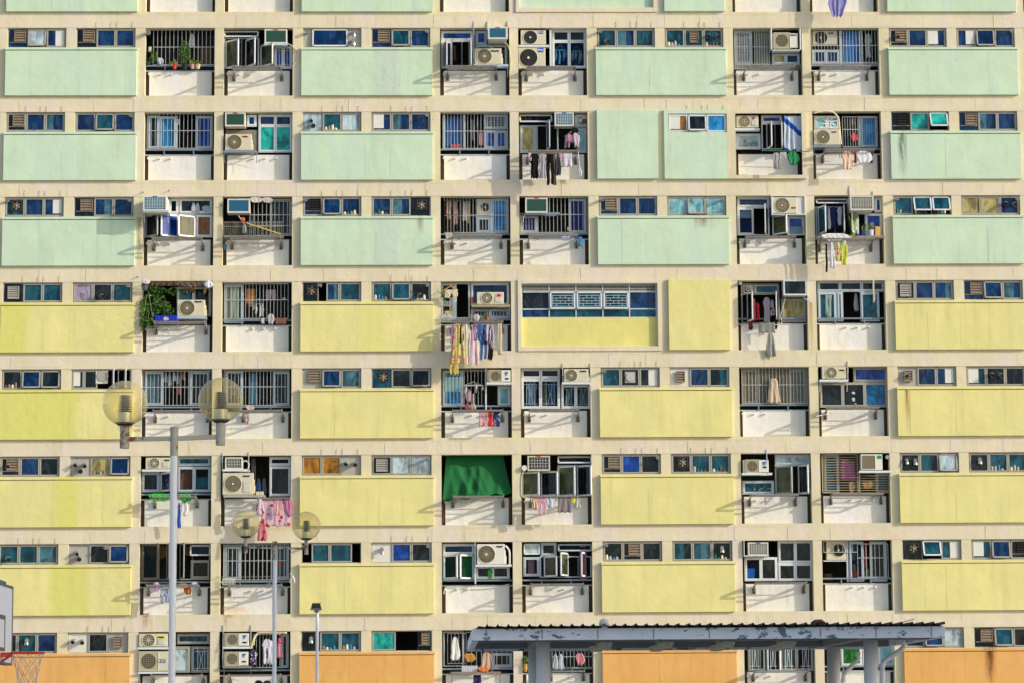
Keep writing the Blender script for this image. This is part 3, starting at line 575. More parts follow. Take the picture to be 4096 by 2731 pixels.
def AC(X0, Y0, X1, Y1, look, fan='swirl', cx=.36, logo=None, lc='ink_blue', lx=.66, lz=.84, lw=.22, front=-.08, body='ac_cream', panel=True, side=True, plate=None, dark=False, rr=.44, tri=False):
    x0, x1, z0, z1 = rect(X0, Y0, X1, Y1, front); w_, h = x1-x0, z1-z0; t = thing('air_conditioner', ((x0+x1)/2, front+.15, z0), label(look), 'air conditioner', 'air conditioner units mounted in the tall window bays')
    mb = MB(); mb.box(x0, x1, front, front+.32, z0+.025, z1, body); mb.box(x0+.1, x0+.16, front+.01, front+.3, z0, z0+.025, 'dark_metal'); mb.box(x1-.16, x1-.1, front+.01, front+.3, z0, z0+.025, 'dark_metal'); mb.build('body', t, bevel=.012)
    f = MB(); c = x0+w_*cx; cz = (z0+z1)/2+.01; r_ = min(h*rr, w_*.34)
    bm_ = 'fan_dark' if dark else 'fan_brown'; wm_ = 'fan_wire_dark' if dark else 'fan_wire'; y = front
    if fan == 'mesh':
        s_ = r_*1.12; f.box(c-s_, c+s_, y-.012, y-.002, cz-s_, cz+s_, body); f.disc(c, y-.015, cz, 0, r_*.92, bm_)
        for i in range(11): q = -s_+2*s_*i/10; f.box(c-s_, c+s_, y-.024, y-.019, cz+q-.004, cz+q+.004, wm_)
        for i in range(9): q = -s_+2*s_*i/8; f.box(c+q-.004, c+q+.004, y-.03, y-.025, cz-s_, cz+s_, wm_)
        f.frame(c-s_-.015, c+s_+.015, y-.03, y-.001, cz-s_-.015, cz+s_+.015, .016, body)
    elif fan == 'grid':
        s_ = h*.42; f.box(x0+.03, x0+w_*.68, y-.012, y-.002, cz-s_, cz+s_, 'fan_brown')
        for i in range(24): q = x0+.04+(w_*.68-.05)*i/23; f.box(q-.004, q+.004, y-.02, y-.014, cz-s_, cz+s_, wm_)
        f.frame(x0+.02, x0+w_*.69, y-.03, y-.001, cz-s_-.01, cz+s_+.01, .018, body)
    else:
        f.disc(c, y-.004, cz, 0, r_, bm_, 32); f.tube([(c+r_*math.cos(a), y-.012, cz+r_*math.sin(a)) for a in [2*math.pi*k/32 for k in range(33)]], .012, body, 5, cap=False)
        if fan == 'swirl': spokes(f, c, y-.016, cz, r_*.97, 26, 1.0, wm_, .004)
        elif fan == 'spoke': spokes(f, c, y-.016, cz, r_*.97, 12, 0, 'ac_cream' if not dark else wm_, .005, .15); [f.disc(c, y-.012, cz, r_*q-.003, r_*q+.003, wm_, 28) for q in (.3, .45, .6, .75, .9)]
        elif fan == 'ray': spokes(f, c, y-.016, cz, r_*.97, 20, .1, wm_, .009, .3)
        else: [f.disc(c, y-.014, cz, r_*q-.005, r_*q+.005, wm_, 28) for q in (.3, .42, .54, .66, .78, .9)]
        f.cyl((c, y-.01, cz), (c, y-.03, cz), r_*.14, 'ac_white', 14)
    f.build('fan_grille', t)
    if panel and cx < .5:
        p = MB(); px = x0+w_*.62; p.box(px-.003, px+.003, y-.003, y+.01, z0+.04, z1-.02, 'ac_side')
        if panel == 'lid': p.box(x0+w_*.68, x1-w_*.1, y-.025, y+.01, z0+.09, z0+h*.62, 'ac_side')
        if panel == 'side': p.box(px, x1-.012, y-.006, y+.01, z0+.04, z1-.015, 'ac_white')
        p.build('service_panel', t, bevel=.004)
    if side: s = MB(); s.box(x1, x1+.05, front+.1, front+.28, z0+.04, z0+h*.45, body); s.box(x1, x1+.03, front+.12, front+.26, z0+h*.45, z0+h*.72, body); s.build('valve_cover', t, bevel=.012)
    if plate: p = MB(); p.box(x0+w_*(lx-.02), x0+w_*(lx+lw+.02), y-.012, y+.005, z0+h*(lz-.07), z0+h*(lz+.12), plate); p.build('name_plate', t)
    if tri: p = MB(); a, b_ = x0+w_*.76, x0+w_*.92; p.add([(a, y-.012, z1-.16), (b_, y-.012, z1-.06), (a, y-.012, z1-.06)], [(0, 1, 2)], 'ink_midblue'); p.add([(a, y-.013, z1-.18), (b_, y-.013, z1-.065), (a+.05, y-.013, z1-.18)], [(0, 1, 2)], 'ink_sky'); p.build('logo', t)
    if logo: text(logo, x0+w_*lx, y-.016, z0+h*lz, h*.045, lc, t, width=w_*lw, bold=.012)
    return t
def WA(X0, Y0, X1, Y1, look, coil='coil_green', grid=(0, 10), tag_=None, front=-.16, body='ac_white', glassy=None):
    x0, x1, z0, z1 = rect(X0, Y0, X1, Y1, front); t = thing('window_air_conditioner', ((x0+x1)/2, 0, z0), label(look), 'air conditioner', 'window air conditioners in the tall bays')
    mb = MB(); mb.frame(x0, x1, front, .42, z0, z1, .035, body); mb.box(x0+.035, x1-.035, front+.03, .4, z0+.035, z1-.035, body); mb.build('body', t)
    g = MB(); a, b_, lo, hi = x0+.05, x1-.05, z0+.055, z1-.05; g.box(a, b_, front+.014, front+.028, lo, hi, coil)
    for i in range(1, grid[0]): x = a+(b_-a)*i/grid[0]; g.box(x-.005, x+.005, front+.002, front+.012, lo, hi, 'ac_white' if coil != 'coil_green' else 'fan_wire')
    for i in range(1, grid[1]): z = lo+(hi-lo)*i/grid[1]; g.box(a, b_, front+.005, front+.011, z-.004, z+.004, 'ac_white' if grid[0] else 'fan_wire_dark')
    g.build('coil_grille', t)
    if tag_: p = MB(); c = (x0+x1)/2; p.box(c-.07, c+.07, front-.006, front+.002, z1-.033, z1-.005, tag_); p.build('name_plate', t)
def rag(t):  # ragged 0..1
    return math.sin(t*17.3)*.5+math.sin(t*41.7+1)*.3
PROF = {'towel': [(0, .02, .98), (1, .0, 1)], 'shirt': [(0, .3, .7), (.05, .16, .84), (.3, 0, 1), (.36, .06, .94), (.4, .2, .8), (1, .14, .86)], 'tee': [(0, .34, .66), (.06, .18, .82), (.26, 0, 1), (.32, .14, .86), (1, .16, .84)],
        'hung': [(0, .36, .6), (.12, .22, .75), (.5, .08, .92), (.9, 0, 1), (1, .1, .92)], 'dress': [(0, .35, .65), (.1, .2, .8), (.45, .14, .86), (1, 0, 1)], 'strip': [(0, .1, .9), (.5, 0, .95), (1, .1, 1)], 'bunch': [(0, .25, .7), (.2, 0, .9), (.6, .1, 1), (1, .3, .75)],
        'shorts': [(0, .1, .9), (1, 0, 1)], 'curtain': [(0, 0, 1), (1, 0, 1)], 'bag': [(0, .4, .6), (.15, .15, .85), (.6, 0, 1), (1, .25, .75)], 'leg': [(0, .0, 1), (.5, .12, .95), (1, .2, .85)]}
GNAME = {'towel': ('towel', 'towel'), 'shirt': ('shirt', 'shirt'), 'tee': ('shirt', 'shirt'), 'hung': ('hanging_garment', 'garment'), 'dress': ('dress', 'dress'), 'strip': ('cloth_strip', 'garment'), 'bunch': ('bundled_cloth', 'cloth'), 'shorts': ('shorts', 'shorts'),
         'curtain': ('curtain', 'curtain'), 'bag': ('plastic_bag', 'bag'), 'pants': ('trousers', 'trousers'), 'sheet': ('sheet', 'sheet')}
def span(kind, t):
    pr = PROF.get(kind, PROF['towel'])
    for (a, l0, r0), (b_, l1, r1) in zip(pr, pr[1:]):
        if t <= b_+1e-9: f = (t-a)/(b_-a); return l0+(l1-l0)*f, r0+(r1-r0)*f
    return pr[-1][1:]
def TARP(X0, Y0, X1, Y1, col, look):
    mb = MB(); x0, x1, z0, z1 = rect(X0, Y0, X1, Y1, .0); nu, nv = 64, 36; vs = []; rg = random.Random(9); cen = [(rg.random(), .5+.7*rg.random(), .05+.08*rg.random(), rg.random()*.8-.4) for _ in range(9)]
    for side in (0, 1):
        for j in range(nv+1):
            t = j/nv
            for i in range(nu+1):
                s = i/nu; y = .56-.5*t**1.5+.03*math.sin(s*3.1)
                for c, a, w_, sl in cen: y -= .15*a*(1.25-.8*s)*t**.6*math.exp(-abs((s-c-sl*(t-.5))/w_)**1.3)
                y += .035*abs(math.sin(s*13+t*2.2))*(.3+t)+.02*math.sin(s*37+t*6)*t; k_ = .85+.17*t; xx = x0+(x1-x0)*(.5+(s-.5)*k_-.03*(1-t)); zz = z1-(z1-z0)*t*(.97+.07*math.cos(s*3.1)+.025*math.sin(s*23)*t); vs.append((xx, y+side*.012, zz))
    n1 = nu+1; K = n1*(nv+1); fs = []
    for j in range(nv):
        for i in range(nu): a = j*n1+i; fs.append((a, a+n1, a+n1+1, a+1)); fs.append((K+a, K+a+1, K+a+n1+1, K+a+n1))
    for i in range(nu): a = nv*n1+i; fs.append((a+1, a, K+a, K+a+1))
    mb.add(vs, fs, fabric(col)); mb.build('tarpaulin', smooth=True, label=label(look), cat='tarpaulin')
def L(X0, Y0, X1, Y1, col, kind, look, dep=-.42, pat=None, amp=1, grp='laundry hung out to dry at the windows'):
    if dep <= -.2: dep *= 1.7
    mt = fabric(col, pat); mb = MB(); x0, x1, z0, z1 = rect(X0, Y0, X1, Y1, dep)
    def sheet(x0, x1, z0, z1, kind):
        w_, h = x1-x0, z1-z0; nu = max(8, int(w_/.03)); nv = max(6, int(h/.06)); ph = R()*6; A = min(.026, .1*w_)*amp*(.45 if h < w_*.75 and kind != 'curtain' else 1); fr_ = max(1.4, w_/.19); k2 = 2.3+R()*1.5; vs = []
        nu = min(nu, 40); nv = min(nv, 24)
        for side in (0, 1):
            for j in range(nv+1):
                t = j/nv; l_, r_ = span(kind, t)
                for i in range(nu+1):
                    s = i/nu; x = x0+w_*(l_+(r_-l_)*s)+(.012*math.sin(t*9+ph) if kind != 'curtain' else 0)*(t)
                    y = dep+A*(.25+.75*t)*math.sin(s*fr_*6.28+ph+t*1.6+.8*math.sin(s*k2*3+ph))+A*.45*math.sin(s*fr_*9.7+ph*2-t*2.6)*(.4+.6*math.sin(t*k2+s*4+ph)**2)+side*.016
                    z = z1-h*t+(rag(s+ph)*.06*h*t if kind != 'curtain' else 0)*(1 if kind != 'strip' else .3)
                    vs.append((x, y, z))
        n1 = nu+1; K = n1*(nv+1); fs = []
        for j in range(nv):
            for i in range(nu):
                a = j*n1+i; fs.append((a, a+n1, a+n1+1, a+1)); fs.append((K+a, K+a+1, K+a+n1+1, K+a+n1))
        for i in range(nu): fs.append((i, i+1, K+i+1, K+i)); a = nv*n1+i; fs.append((a+1, a, K+a, K+a+1))
        for j in range(nv): a = j*n1; fs.append((a+n1, a, K+a, K+a+n1)); a += nu; fs.append((a, a+n1, K+a+n1, K+a))
        mb.add(vs, fs, mt)
    if kind in ('pants', 'shorts'):
        k = .3 if kind == 'pants' else .5; zc = z1-(z1-z0)*k; w_ = x1-x0; sheet(x0+.04*w_, x1-.04*w_, zc, z1, 'towel'); sheet(x0, x0+.48*w_, z0, zc+.02, 'leg'); sheet(x0+.52*w_, x1, z0+.03, zc+.02, 'leg')
    else: sheet(x0, x1, z0, z1, kind)
    a, c = GNAME.get(kind, ('cloth', 'cloth'))
    return mb.build(a, smooth=True, label=label(look), cat=c, group=grp)
def CU(X0, Y0, X1, Y1, col, look, dep=.5, pat=None): return L(X0, Y0, X1, Y1, col, 'curtain', look, dep, pat, 1, 'curtains inside the tall windows')
def IN(X0, Y0, X1, Y1, col, kind, look, pat=None): return L(X0, Y0, X1, Y1, col, kind, look, .5, pat)
def RK(X0, X1, Y, n=4, out=1.05, look='steel drying rack folded out over the white parapet'):
    dep = -out+.3; x0, z = P(X0, Y, dep); x1, _ = P(X1, Y, dep); mb = MB(); t = thing('drying_rack', ((x0+x1)/2, .33, z-.2), label(look), 'drying rack', 'steel drying racks below the tall windows')
    for j in range(n): y = dep+.62*j/max(1, n-1); mb.tube([(x0, y, z+.0*j), (x1, y, z)], .019 if j else .03, 'rack_metal', 6)
    mb.build('rails', t); R_ = bay['r']
    for x in (x0, x1):
        a = MB(); za = min(z-.16, ZR(R_, -1.93)); a.obox((x-.008, dep, z-.022), (.016, 0, 0), (0, .3-dep-.08, -.03), (0, 0, .085), 'rack_metal'); a.obox((x-.007, dep+.35, z-.035), (.014, 0, 0), (0, .3-dep-.4, za-z-.05), (0, 0, .06), 'rack_metal')
        a.box(x-.06, x+.06, .30, .33, za-.13, za+.05, 'rack_metal'); a.box(x-.02, x+.02, .21, .30, za-.12, za+.12, 'dark_metal'); a.build('bracket_arm', t)
def HOSE(pts, dep=-.03, r=.014, m_='hose_cream'):
    mb = MB(); q = [P(a, b_, dep) for a, b_ in pts]; v = [Vector((a, dep, c)) for a, c in q]; out = []
    for i in range(len(v)-1):
        p0, p1, p2, p3 = v[max(i-1, 0)], v[i], v[i+1], v[min(i+2, len(v)-1)]
        for s in range(5): f = s/5; out.append(.5*((2*p1)+(p2-p0)*f+(2*p0-5*p1+4*p2-p3)*f*f+(3*p1-p0-3*p2+p3)*f**3))
    out.append(v[-1]); mb.tube(out, r, m_, 7); mb.build('drain_hose', BL, smooth=True)
def leaves(mb, x0, x1, y0, y1, z0, z1, n, s, mats, ell=True, seed=0):
    rg = random.Random(seed+n); k = 0
    while k < n:
        a, b_, c = rg.random()*2-1, rg.random()*2-1, rg.random()*2-1
        if ell and a*a+b_*b_+c*c > 1: continue
        if math.sin(a*5+seed)+math.sin(c*6+seed*2)+math.sin(b_*4) < -.9: k += .3; continue
        o = Vector(((x0+x1)/2+(x1-x0)/2*a, (y0+y1)/2+(y1-y0)/2*b_, (z0+z1)/2+(z1-z0)/2*c)); d = Vector((rg.gauss(0, 1), rg.gauss(0, 1), rg.gauss(-.3, 1))).normalized(); q = d.cross(Vector((rg.gauss(0, 1), rg.gauss(0, 1), rg.gauss(0, 1)))).normalized(); L_ = s*(.6+.8*rg.random()); nn = d.cross(q)*L_*.15
        mb.add([o, o+d*L_*.5+q*L_*.32+nn, o+d*L_, o+d*L_*.5-q*L_*.32+nn], [(0, 1, 2), (0, 2, 3)], mats[int(rg.random()*len(mats))]); k += 1
def PL(X0, Y0, X1, Y1, look, n=160, s=.07, mats=('leaf_green', 'leaf_green', 'leaf_dark'), pot=None, potc='#6A4A30', dep=.08, dy=.16, blade=False, name='potted_plant'):
    x0, x1, z0, z1 = rect(X0, Y0, X1, Y1, dep); t = thing(name, ((x0+x1)/2, dep, z0), label(look), 'plant', 'plants kept on the window ledges'); f = MB(); rg = random.Random(n)
    if blade:
        for i in range(n):
            a = (x0+x1)/2+(rg.random()-.5)*.1; tx = x0+(x1-x0)*rg.random(); tz = z0+(z1-z0)*(.55+.45*rg.random()); ty = dep+(rg.random()-.5)*dy*2; mid = Vector(((a+tx)/2, (dep+ty)/2, z0+(tz-z0)*.7)); A, B_ = Vector((a, dep, z0)), Vector((tx, ty, tz-.05*rg.random())); q = Vector((.012+.01*rg.random(), .01, 0)); f.quad(A-q, A+q, mid+q*1.2, mid-q*1.2, mats[i % len(mats)]); f.add([mid-q*1.2, mid+q*1.2, B_], [(0, 1, 2)], mats[i % len(mats)])
    else: leaves(f, x0, x1, dep-dy, dep+dy, z0, z1, n, s, mats, True, len(look))
    f.build('foliage', t); st = MB(); c = (x0+x1)/2
    for i in range(4): st.tube([(c+(rg.random()-.5)*.05, dep, z0-.02), (c+(rg.random()-.5)*.1, dep, (z0+z1)/2), (c+(rg.random()-.5)*(x1-x0)*.5, dep, z1-.05)], [.008, .006, .003], 'stem', 5)
    st.build('stem', t)
    if pot:
        px0, px1, pz0, pz1 = rect(*pot, dep); c = (px0+px1)/2; rr = (px1-px0)/2; kk = fabric(potc); p = MB(); p.tube([(c, dep, pz0), (c, dep, pz1-.02), (c, dep, pz1-.02), (c, dep, pz1)], [rr*.72, rr*.92, rr, rr], kk, 14); p.build('pot', t)
def BX(X0, Y0, X1, Y1, col, name, look, dep=.3, dy=.12, cat='box', rib=False):
    x0, x1, z0, z1 = rect(X0, Y0, X1, Y1, dep); kk = fabric(col); mb = MB(); mb.box(x0, x1, dep, dep+dy, z0, z1, kk)
    if rib:
        for i in range(9): q = x0+(x1-x0)*(i+.5)/9; mb.box(q-.012, q+.012, dep-.012, dep, z0+.02, z1-.015, kk)
        mb.box(x0-.012, x1+.012, dep-.02, dep+dy+.01, z1-.02, z1, kk)
    mb.build(name, label=label(look), cat=cat, bevel=.008)
def ROD(X0, Y0, X1, Y1, look, m_='frame_white', dep=-.2, r=.012, name='pole', dz=0):
    x0, z0 = P(X0, Y0, dep); x1, z1 = P(X1, Y1, dep+dz); mb = MB(); mb.tube([(x0, dep, z0), (x1, dep+dz, z1)], r, m_, 8); mb.tube([(x0-.0, dep, z0), (x0+(x1-x0)*.02, dep+dz*.02, z0+(z1-z0)*.02)], r*1.5, 'rack_metal', 8); mb.tube([(x0+(x1-x0)*.97, dep+dz*.97, z0+(z1-z0)*.97), (x1, dep+dz, z1)], r*1.5, 'rack_metal', 8); mb.build(name, label=label(look), cat='pole')
def MOP(X0, Y0, X1, Y1, look, col='#D6D0CC', dep=-.1, stick=None):
    x0, x1, z0, z1 = rect(X0, Y0, X1, Y1, dep); c = (x0+x1)/2; t = thing('mop', (c, dep, z0), label(look), 'mop'); h = MB(); kk = fabric(col); rg = random.Random(3)
    for i in range(26): a = rg.random()*6.28; q = rg.random()*(x1-x0)/2; h.tube([(c, dep, z1), (c+q*.9*math.cos(a), dep+q*.6*math.sin(a), (z0+z1)/2), (c+q*math.cos(a), dep+q*.6*math.sin(a), z0+.04*rg.random())], [.008, .012, .008], kk, 4)
    h.build('mop_head', t); s = MB(); a = P(*stick, dep) if stick else (c, z1+.3); s.tube([(c, dep, z1-.03), (a[0], dep+.1, a[1])], .011, 'frame_white', 6); s.build('handle', t)
def HANG(X0, Y0, X1, Y1, look, col='#59B7D8', n=7, dep=.5, items='#8FC4DC'):
    """round peg hanger with small pieces"""
    x0, x1, z0, z1 = rect(X0, Y0, X1, Y1, dep); c = (x0+x1)/2; zm = z1-(z1-z0)*.3; mb = MB(); k = fabric(col); k2 = fabric(items); ra = (x1-x0)/2
    mb.tube([(c+ra*math.cos(a), dep+ra*.5*math.sin(a), zm) for a in [6.283*i/16 for i in range(17)]], .011, k, 5)
    for i in range(4): a = i*1.57+.4; mb.tube([(c+ra*math.cos(a), dep+ra*.5*math.sin(a), zm), (c, dep, z1)], .005, k, 4)
    rg = random.Random(int(X0))
    for i in range(n): a = 6.28*i/n; x = c+ra*.9*math.cos(a); y = dep+ra*.45*math.sin(a); hh = (zm-z0)*(.4+.6*rg.random()); mb.tube([(x, y, zm), (x+.01, y, zm-hh*.5), (x-.01, y, zm-hh)], [.012, .035, .03], k2, 6)
    mb.build('peg_hanger', label=label(look), cat='hanger', smooth=False)
def ST(X0, Y0, X1, Y1, m_, y): x0, x1, z0, z1 = rect(X0, Y0, X1, Y1, y); mb = MB(); mb.box(x0, x1, y, y+.001, z0, z1, m_); mb.build('stain', BL)

# ---------------------------------------------------------------- storey 1
bay.update(where='in the top row, last tall bay'); vw = VIEW['d']; L(232, -150, 402, 142, '#8E8CD0', 'bag', 'lilac ruffled cover hanging over the beam', -.35)
start('B', 1, 'a'); G(1205, 235, 1680, 512, 15, [372]); H()
AWB = MB(); x0, x1, z0, z1 = rect(1570, 380, 1660, 510, .8); AWB.box(x0, x1, .8, 1.2, z0, z1, 'wood_brown'); AWB.build('cabinet', label=label('dark brown cabinet standing behind the bars'), cat='cabinet')
PL(1400, 325, 1490, 512, 'bushy green plant in dark pot on the ledge', 420, .06, pot=(1425, 500, 1470, 545), potc='#2E3A2A', dep=.14)
PL(1168, 385, 1228, 490, 'small green plant on the far left of the ledge', 120, .05, pot=(1150, 485, 1180, 508), potc='#2A5A50', dep=.14)
PL(1330, 478, 1400, 515, 'low yellowish plant in bright red pot', 90, .05, ('leaf_yellow', 'leaf_green'), pot=(1350, 508, 1386, 545), potc='#D83020', dep=.14)
PL(1485, 468, 1530, 512, 'yellow-green plant in pink pot', 80, .05, ('leaf_yellow', 'leaf_green'), pot=(1490, 508, 1526, 543), potc='#D89A90', dep=.14)
PL(1528, 478, 1575, 512, 'yellow-green plant in beige pot', 80, .05, ('leaf_yellow', 'leaf_green'), pot=(1528, 508, 1572, 543), potc='#D8BE98', dep=.14)
L(1225, 455, 1285, 508, '#C8D2E0', 'bunch', 'blue and white cloth tied to the bars', .2, 'stripe'); L(1480, 262, 1530, 372, '#D0D0CC', 'hung', 'pale cloths hung high inside the bars', .5)
BX(1165, 368, 1187, 408, '#D8C8B8', 'bottle', 'white bottle with red cap on a wire', .12, .04, 'bottle'); MBc = MB(); x_, z_ = P(1163, 257, -.1); cap(MBc, x_, z_, .1, .07); MBc.build('exhaust_pipe', BL)
start('C', 1, 'a'); AW(1757, 248, 2028, 300, 'd', .7); S(1765, 318, 1870, 535, 'l', 's'); S(1920, 308, 2000, 525, 'l', 'd', dec=True); S(2038, 350, 2138, 522, 'l', 's', dec=True); W(2150, 365, 2290, 542, 2, 1, 'b', 'frame_white'); W(1757, 300, 2030, 540, 2, 1, 'kk', 'frame_white')
Q(2165, 380, 2275, 530, .34); WA(2075, 232, 2250, 343, 'boxy window air conditioner with green coil and red tag', tag_='ink_red', front=-.1); HOSE([(2245, 340), (2300, 370), (2340, 430), (2320, 490), (2290, 520)]); IN(1812, 385, 1852, 470, '#B08878', 'bag', 'pinkish bag hung behind the left sash'); RK(1820, 2198, 525); SH(2070, 2255, 350, y0=-.1, legs=False)
start('E', 1, 'b'); W(1155, 235, 1395, 310, 1, 1, 'b', 'frame_white'); W(1155, 310, 1395, 518, 3, 1, 'dkk', 'frame_white'); W(1415, 235, 1500, 340, 1, 1, 'b'); W(1415, 340, 1655, 510, 2, 1, 'Gd')
S(1182, 312, 1196, 515, 'l', 'd'); S(1364, 312, 1378, 515, 'l', 'd')
for X in (1402, 1503, 1655): BR(X, 165, 495 if X == 1402 else 295)
WA(1510, 205, 1652, 295, 'blue-faced window air conditioner above a swirl-fan unit', 'coil_blue', (0, 7), 'ink_midblue', front=-.6); AC(1410, 366, 1610, 490, 'cream air conditioner with brown swirl fan beside a hose', logo='Panasonic', lx=.62, lw=.3, lz=.82); SH(1400, 1662, 494, y0=-.12); HOSE([(1590, 312), (1650, 335), (1675, 400), (1680, 500), (1668, 552)])
IN(1246, 345, 1270, 462, '#5A4640', 'strip', 'dark brown stockings hung in the open doorway'); RK(1205, 1575, 500); L(1338, 502, 1396, 516, '#E8D020', 'towel', 'yellow cloth folded over the rack', -.3); IN(1152, 370, 1180, 500, '#8C4A44', 'strip', 'reddish garment behind the left pane')
start('F', 1, 'b'); AC(1755, 230, 1945, 343, 'upper of two stacked cream units with black ring fans', 'ring', .38, 'Midea', 'ink_white', .72, .84, .16, .06, plate='ink_midblue', dark=True, side=False, rr=.46); AC(1738, 357, 1942, 522, 'lower and larger of two stacked black-fan units', 'ring', .37, 'Midea', 'ink_white', .74, .84, .17, .04, plate='ink_midblue', dark=True, side=False, rr=.42); SH(1738, 1970, 348, y0=.02, m_='frame_white', legs=False); mb = MB(); x0, x1, z0, z1 = rect(1972, 225, 1990, 520, .1); mb.box(x0, x1, .1, .4, z0, z1, 'frame_white'); mb.build('window_post', BL)
W(1990, 228, 2250, 516, 2, 2, 'ddhh', 'frame_white', split=.3); x0, x1, z0, z1 = rect(1990, 320, 2250, 516, 1.2); mb = MB(); mb.box(x0, x1, 1.2, 1.22, z0, z1, 'glass_bright_blue'); mb.build('blue_screen', label=label('deep blue screen behind the white windows'), cat='screen')
HANG(2010, 335, 2100, 490, 'round peg hanger with small clothes, left pane', items='#5AA8D8'); HANG(2138, 345, 2215, 485, 'round peg hanger with pale clothes, right pane', items='#A8B8A8'); RK(1803, 2172, 505)
start('H', 1, 'c'); W(1243, 265, 1395, 545, 1, 1, 'g'); CU(1410, 275, 1545, 545, '#8E9076', 'crumpled grey-green curtain behind bars', .45); G(1245, 262, 1545, 588, 14, [400, 548]); mesh_wire(1245, 270, 1380, 585, 18, 24, .3); mb = MB(); x0, x1, z0, z1 = rect(1552, 242, 1812, 432, -.1); mb.box(x0, x0+.04, -.12, .3, z0, z1, 'frame_white'); mb.box(x1-.04, x1, -.12, .3, z0, z1, 'frame_white'); mb.box(x0, x1, -.12, .3, z0, z0+.03, 'frame_white'); mb.build('equipment_shelf', BL)
AC(1570, 285, 1785, 415, 'air conditioner with square brown mesh grille in white cradle', 'mesh', .36, 'Panasonic', 'ink_blue', .72, .86, .22, -.06, side=False, panel='side'); W(1562, 455, 1800, 550, 2, 1, 'yg'); mesh_wire(1240, 548, 1805, 590, 40, 4, .24); RK(1345, 1758, 565)
start('I', 1, 'd'); AC(108, 262, 312, 388, 'dark-fan unit behind white bars, blue curtain beside', 'ring', .33, 'TOSHIBA', 'ink_black', .68, .8, .2, .34, dark=True, side=False); W(100, 425, 335, 545, 2, 1, 'gg'); mb = MB(); x0, x1, z0, z1 = rect(330, 262, 362, 548, .36); mb.box(x0, x1, .36, .44, z0, z1, 'frame_blue'); mb.build('window_post', BL)
W(500, 262, 530, 550, 1, 1, 'd'); CU(368, 268, 505, 548, '#1E78C8', 'bright blue curtain filling the middle pane', .44); IN(545, 290, 610, 490, '#C4CBC4', 'shirt', 'pale shirt on a hanger behind the bars'); G(98, 250, 668, 548, 21, [388, 532]); H(); RK(185, 598, 565)
# ---------------------------------------------------------------- storey 2
start('B', 2, 'a'); W(1160, 908, 1248, 1168, 1, 1, 'd'); W(1250, 915, 1382, 1168, 1, 1, 'B'); W(1535, 912, 1665, 1168, 1, 1, 'b'); mb = MB(); x0, x1, z0, z1 = rect(1375, 910, 1390, 1168, .38); mb.box(x0, x1, .38, .44, z0, z1, 'frame_blue'); mb.build('window_post', BL)
IN(1390, 935, 1410, 980, '#E8E8F0', 'towel', 'small white cloth in the dark middle gap'); G(1155, 892, 1662, 1168, 16, [1028]); H()
start('C', 2, 'a', 'r'); WA(1765, 885, 1922, 992, 'green window air conditioner over a brown-fan unit', tag_='ink_red'); W(1935, 903, 2012, 995, 1, 1, 'b', 'frame_white'); W(2025, 900, 2292, 1197, 2, 2, 'ggTT', 'frame_white', split=.3); BX(1768, 1022, 2015, 1195, '#8A8478', 'wall_board', 'grey weathered board behind the outdoor unit', .4, .03, 'board')
AC(1765, 1053, 1970, 1186, 'cream unit with large brown fan, white windows right', 'swirl', .35, 'TOSHIBA', 'ink_red', .68, .82, .22); SH(1752, 2015, 1190, m_='rail_blue'); ROD(2010, 1200, 2012, 1272, 'short grey strut under the unit shelf', 'rail_blue', -.1, .01)
G(2045, 1005, 2275, 1190, 8, [1100], .4)
start('E', 2, 'b'); CU(1185, 880, 1318, 1110, '#1C5FA8', 'blue curtain behind the left bars', .45); mb = MB(); x0, x1, z0, z1 = rect(1320, 865, 1340, 1125, .36); mb.box(x0, x1, .36, .44, z0, z1, 'frame_blue'); x0, x1, _, _ = rect(1168, 865, 1188, 1125, .36); mb.box(x0, x1, .36, .44, z0, z1, 'frame_blue'); mb.build('window_post', BL)
W(1478, 865, 1658, 975, 1, 1, 'd'); mesh_wire(1495, 870, 1650, 965, 12, 8, .33); W(1478, 985, 1658, 1122, 2, 1, 'bb'); IN(1375, 905, 1410, 1060, '#6A7080', 'strip', 'grey garment hung in the dark gap'); IN(1415, 880, 1445, 970, '#54504C', 'hung', 'dark brown garment hung in the dark gap'); BX(1440, 1000, 1476, 1092, '#E09A98', 'plastic_tub', 'tall pink tub behind the bars', .42, .2, 'tub'); BX(1228, 1085, 1310, 1116, '#C84A5A', 'plastic_tub', 'low red and white tub behind left bars', .42, .2, 'tub'); G(1180, 855, 1658, 1122, 19, [990]); H()
start('F', 2, 'b', 'n'); AW(1745, 868, 1992, 940, 'd', .7); W(1748, 945, 1872, 1152, 1, 1, 'y', 'frame_blue'); W(1872, 945, 2040, 1152, 2, 1, 'kk', 'frame_blue'); S(1948, 920, 1966, 1130, 'l', 'd', 'frame_blue'); WA(2010, 848, 2155, 950, 'blue window air conditioner between transom and flue', 'coil_blue', (7, 7), 'ink_midblue', front=-.16); W(2180, 968, 2252, 1152, 1, 1, 'c', 'frame_blue'); W(2160, 865, 2252, 962, 1, 1, 'w', 'frame_blue')
mb = MB(); x_, z_ = P(2228, 915, -.1); duct(mb, x_-.02, z_+.03, .1, .1, .04); mb.build('exhaust_pipe', BL)
HANG(2085, 985, 2200, 1125, 'tangled lilac washing on round hanger', '#D8D0D0', 12, -.15, '#B8A0B4'); L(2100, 1010, 2145, 1075, '#C87AA8', 'bunch', 'pink cloth amid lilac washing', -.25); L(2145, 1000, 2195, 1105, '#C9B9C4', 'bunch', 'pale lilac cloth amid the round hanger', -.2); L(2130, 968, 2195, 1003, '#181818', 'bunch', 'black cap on top of the hanger', -.2); RK(1812, 2178, 1137); MOP(2182, 1255, 2215, 1330, 'white string mop hung upside down on rack', stick=(2188, 1140), dep=-.3)
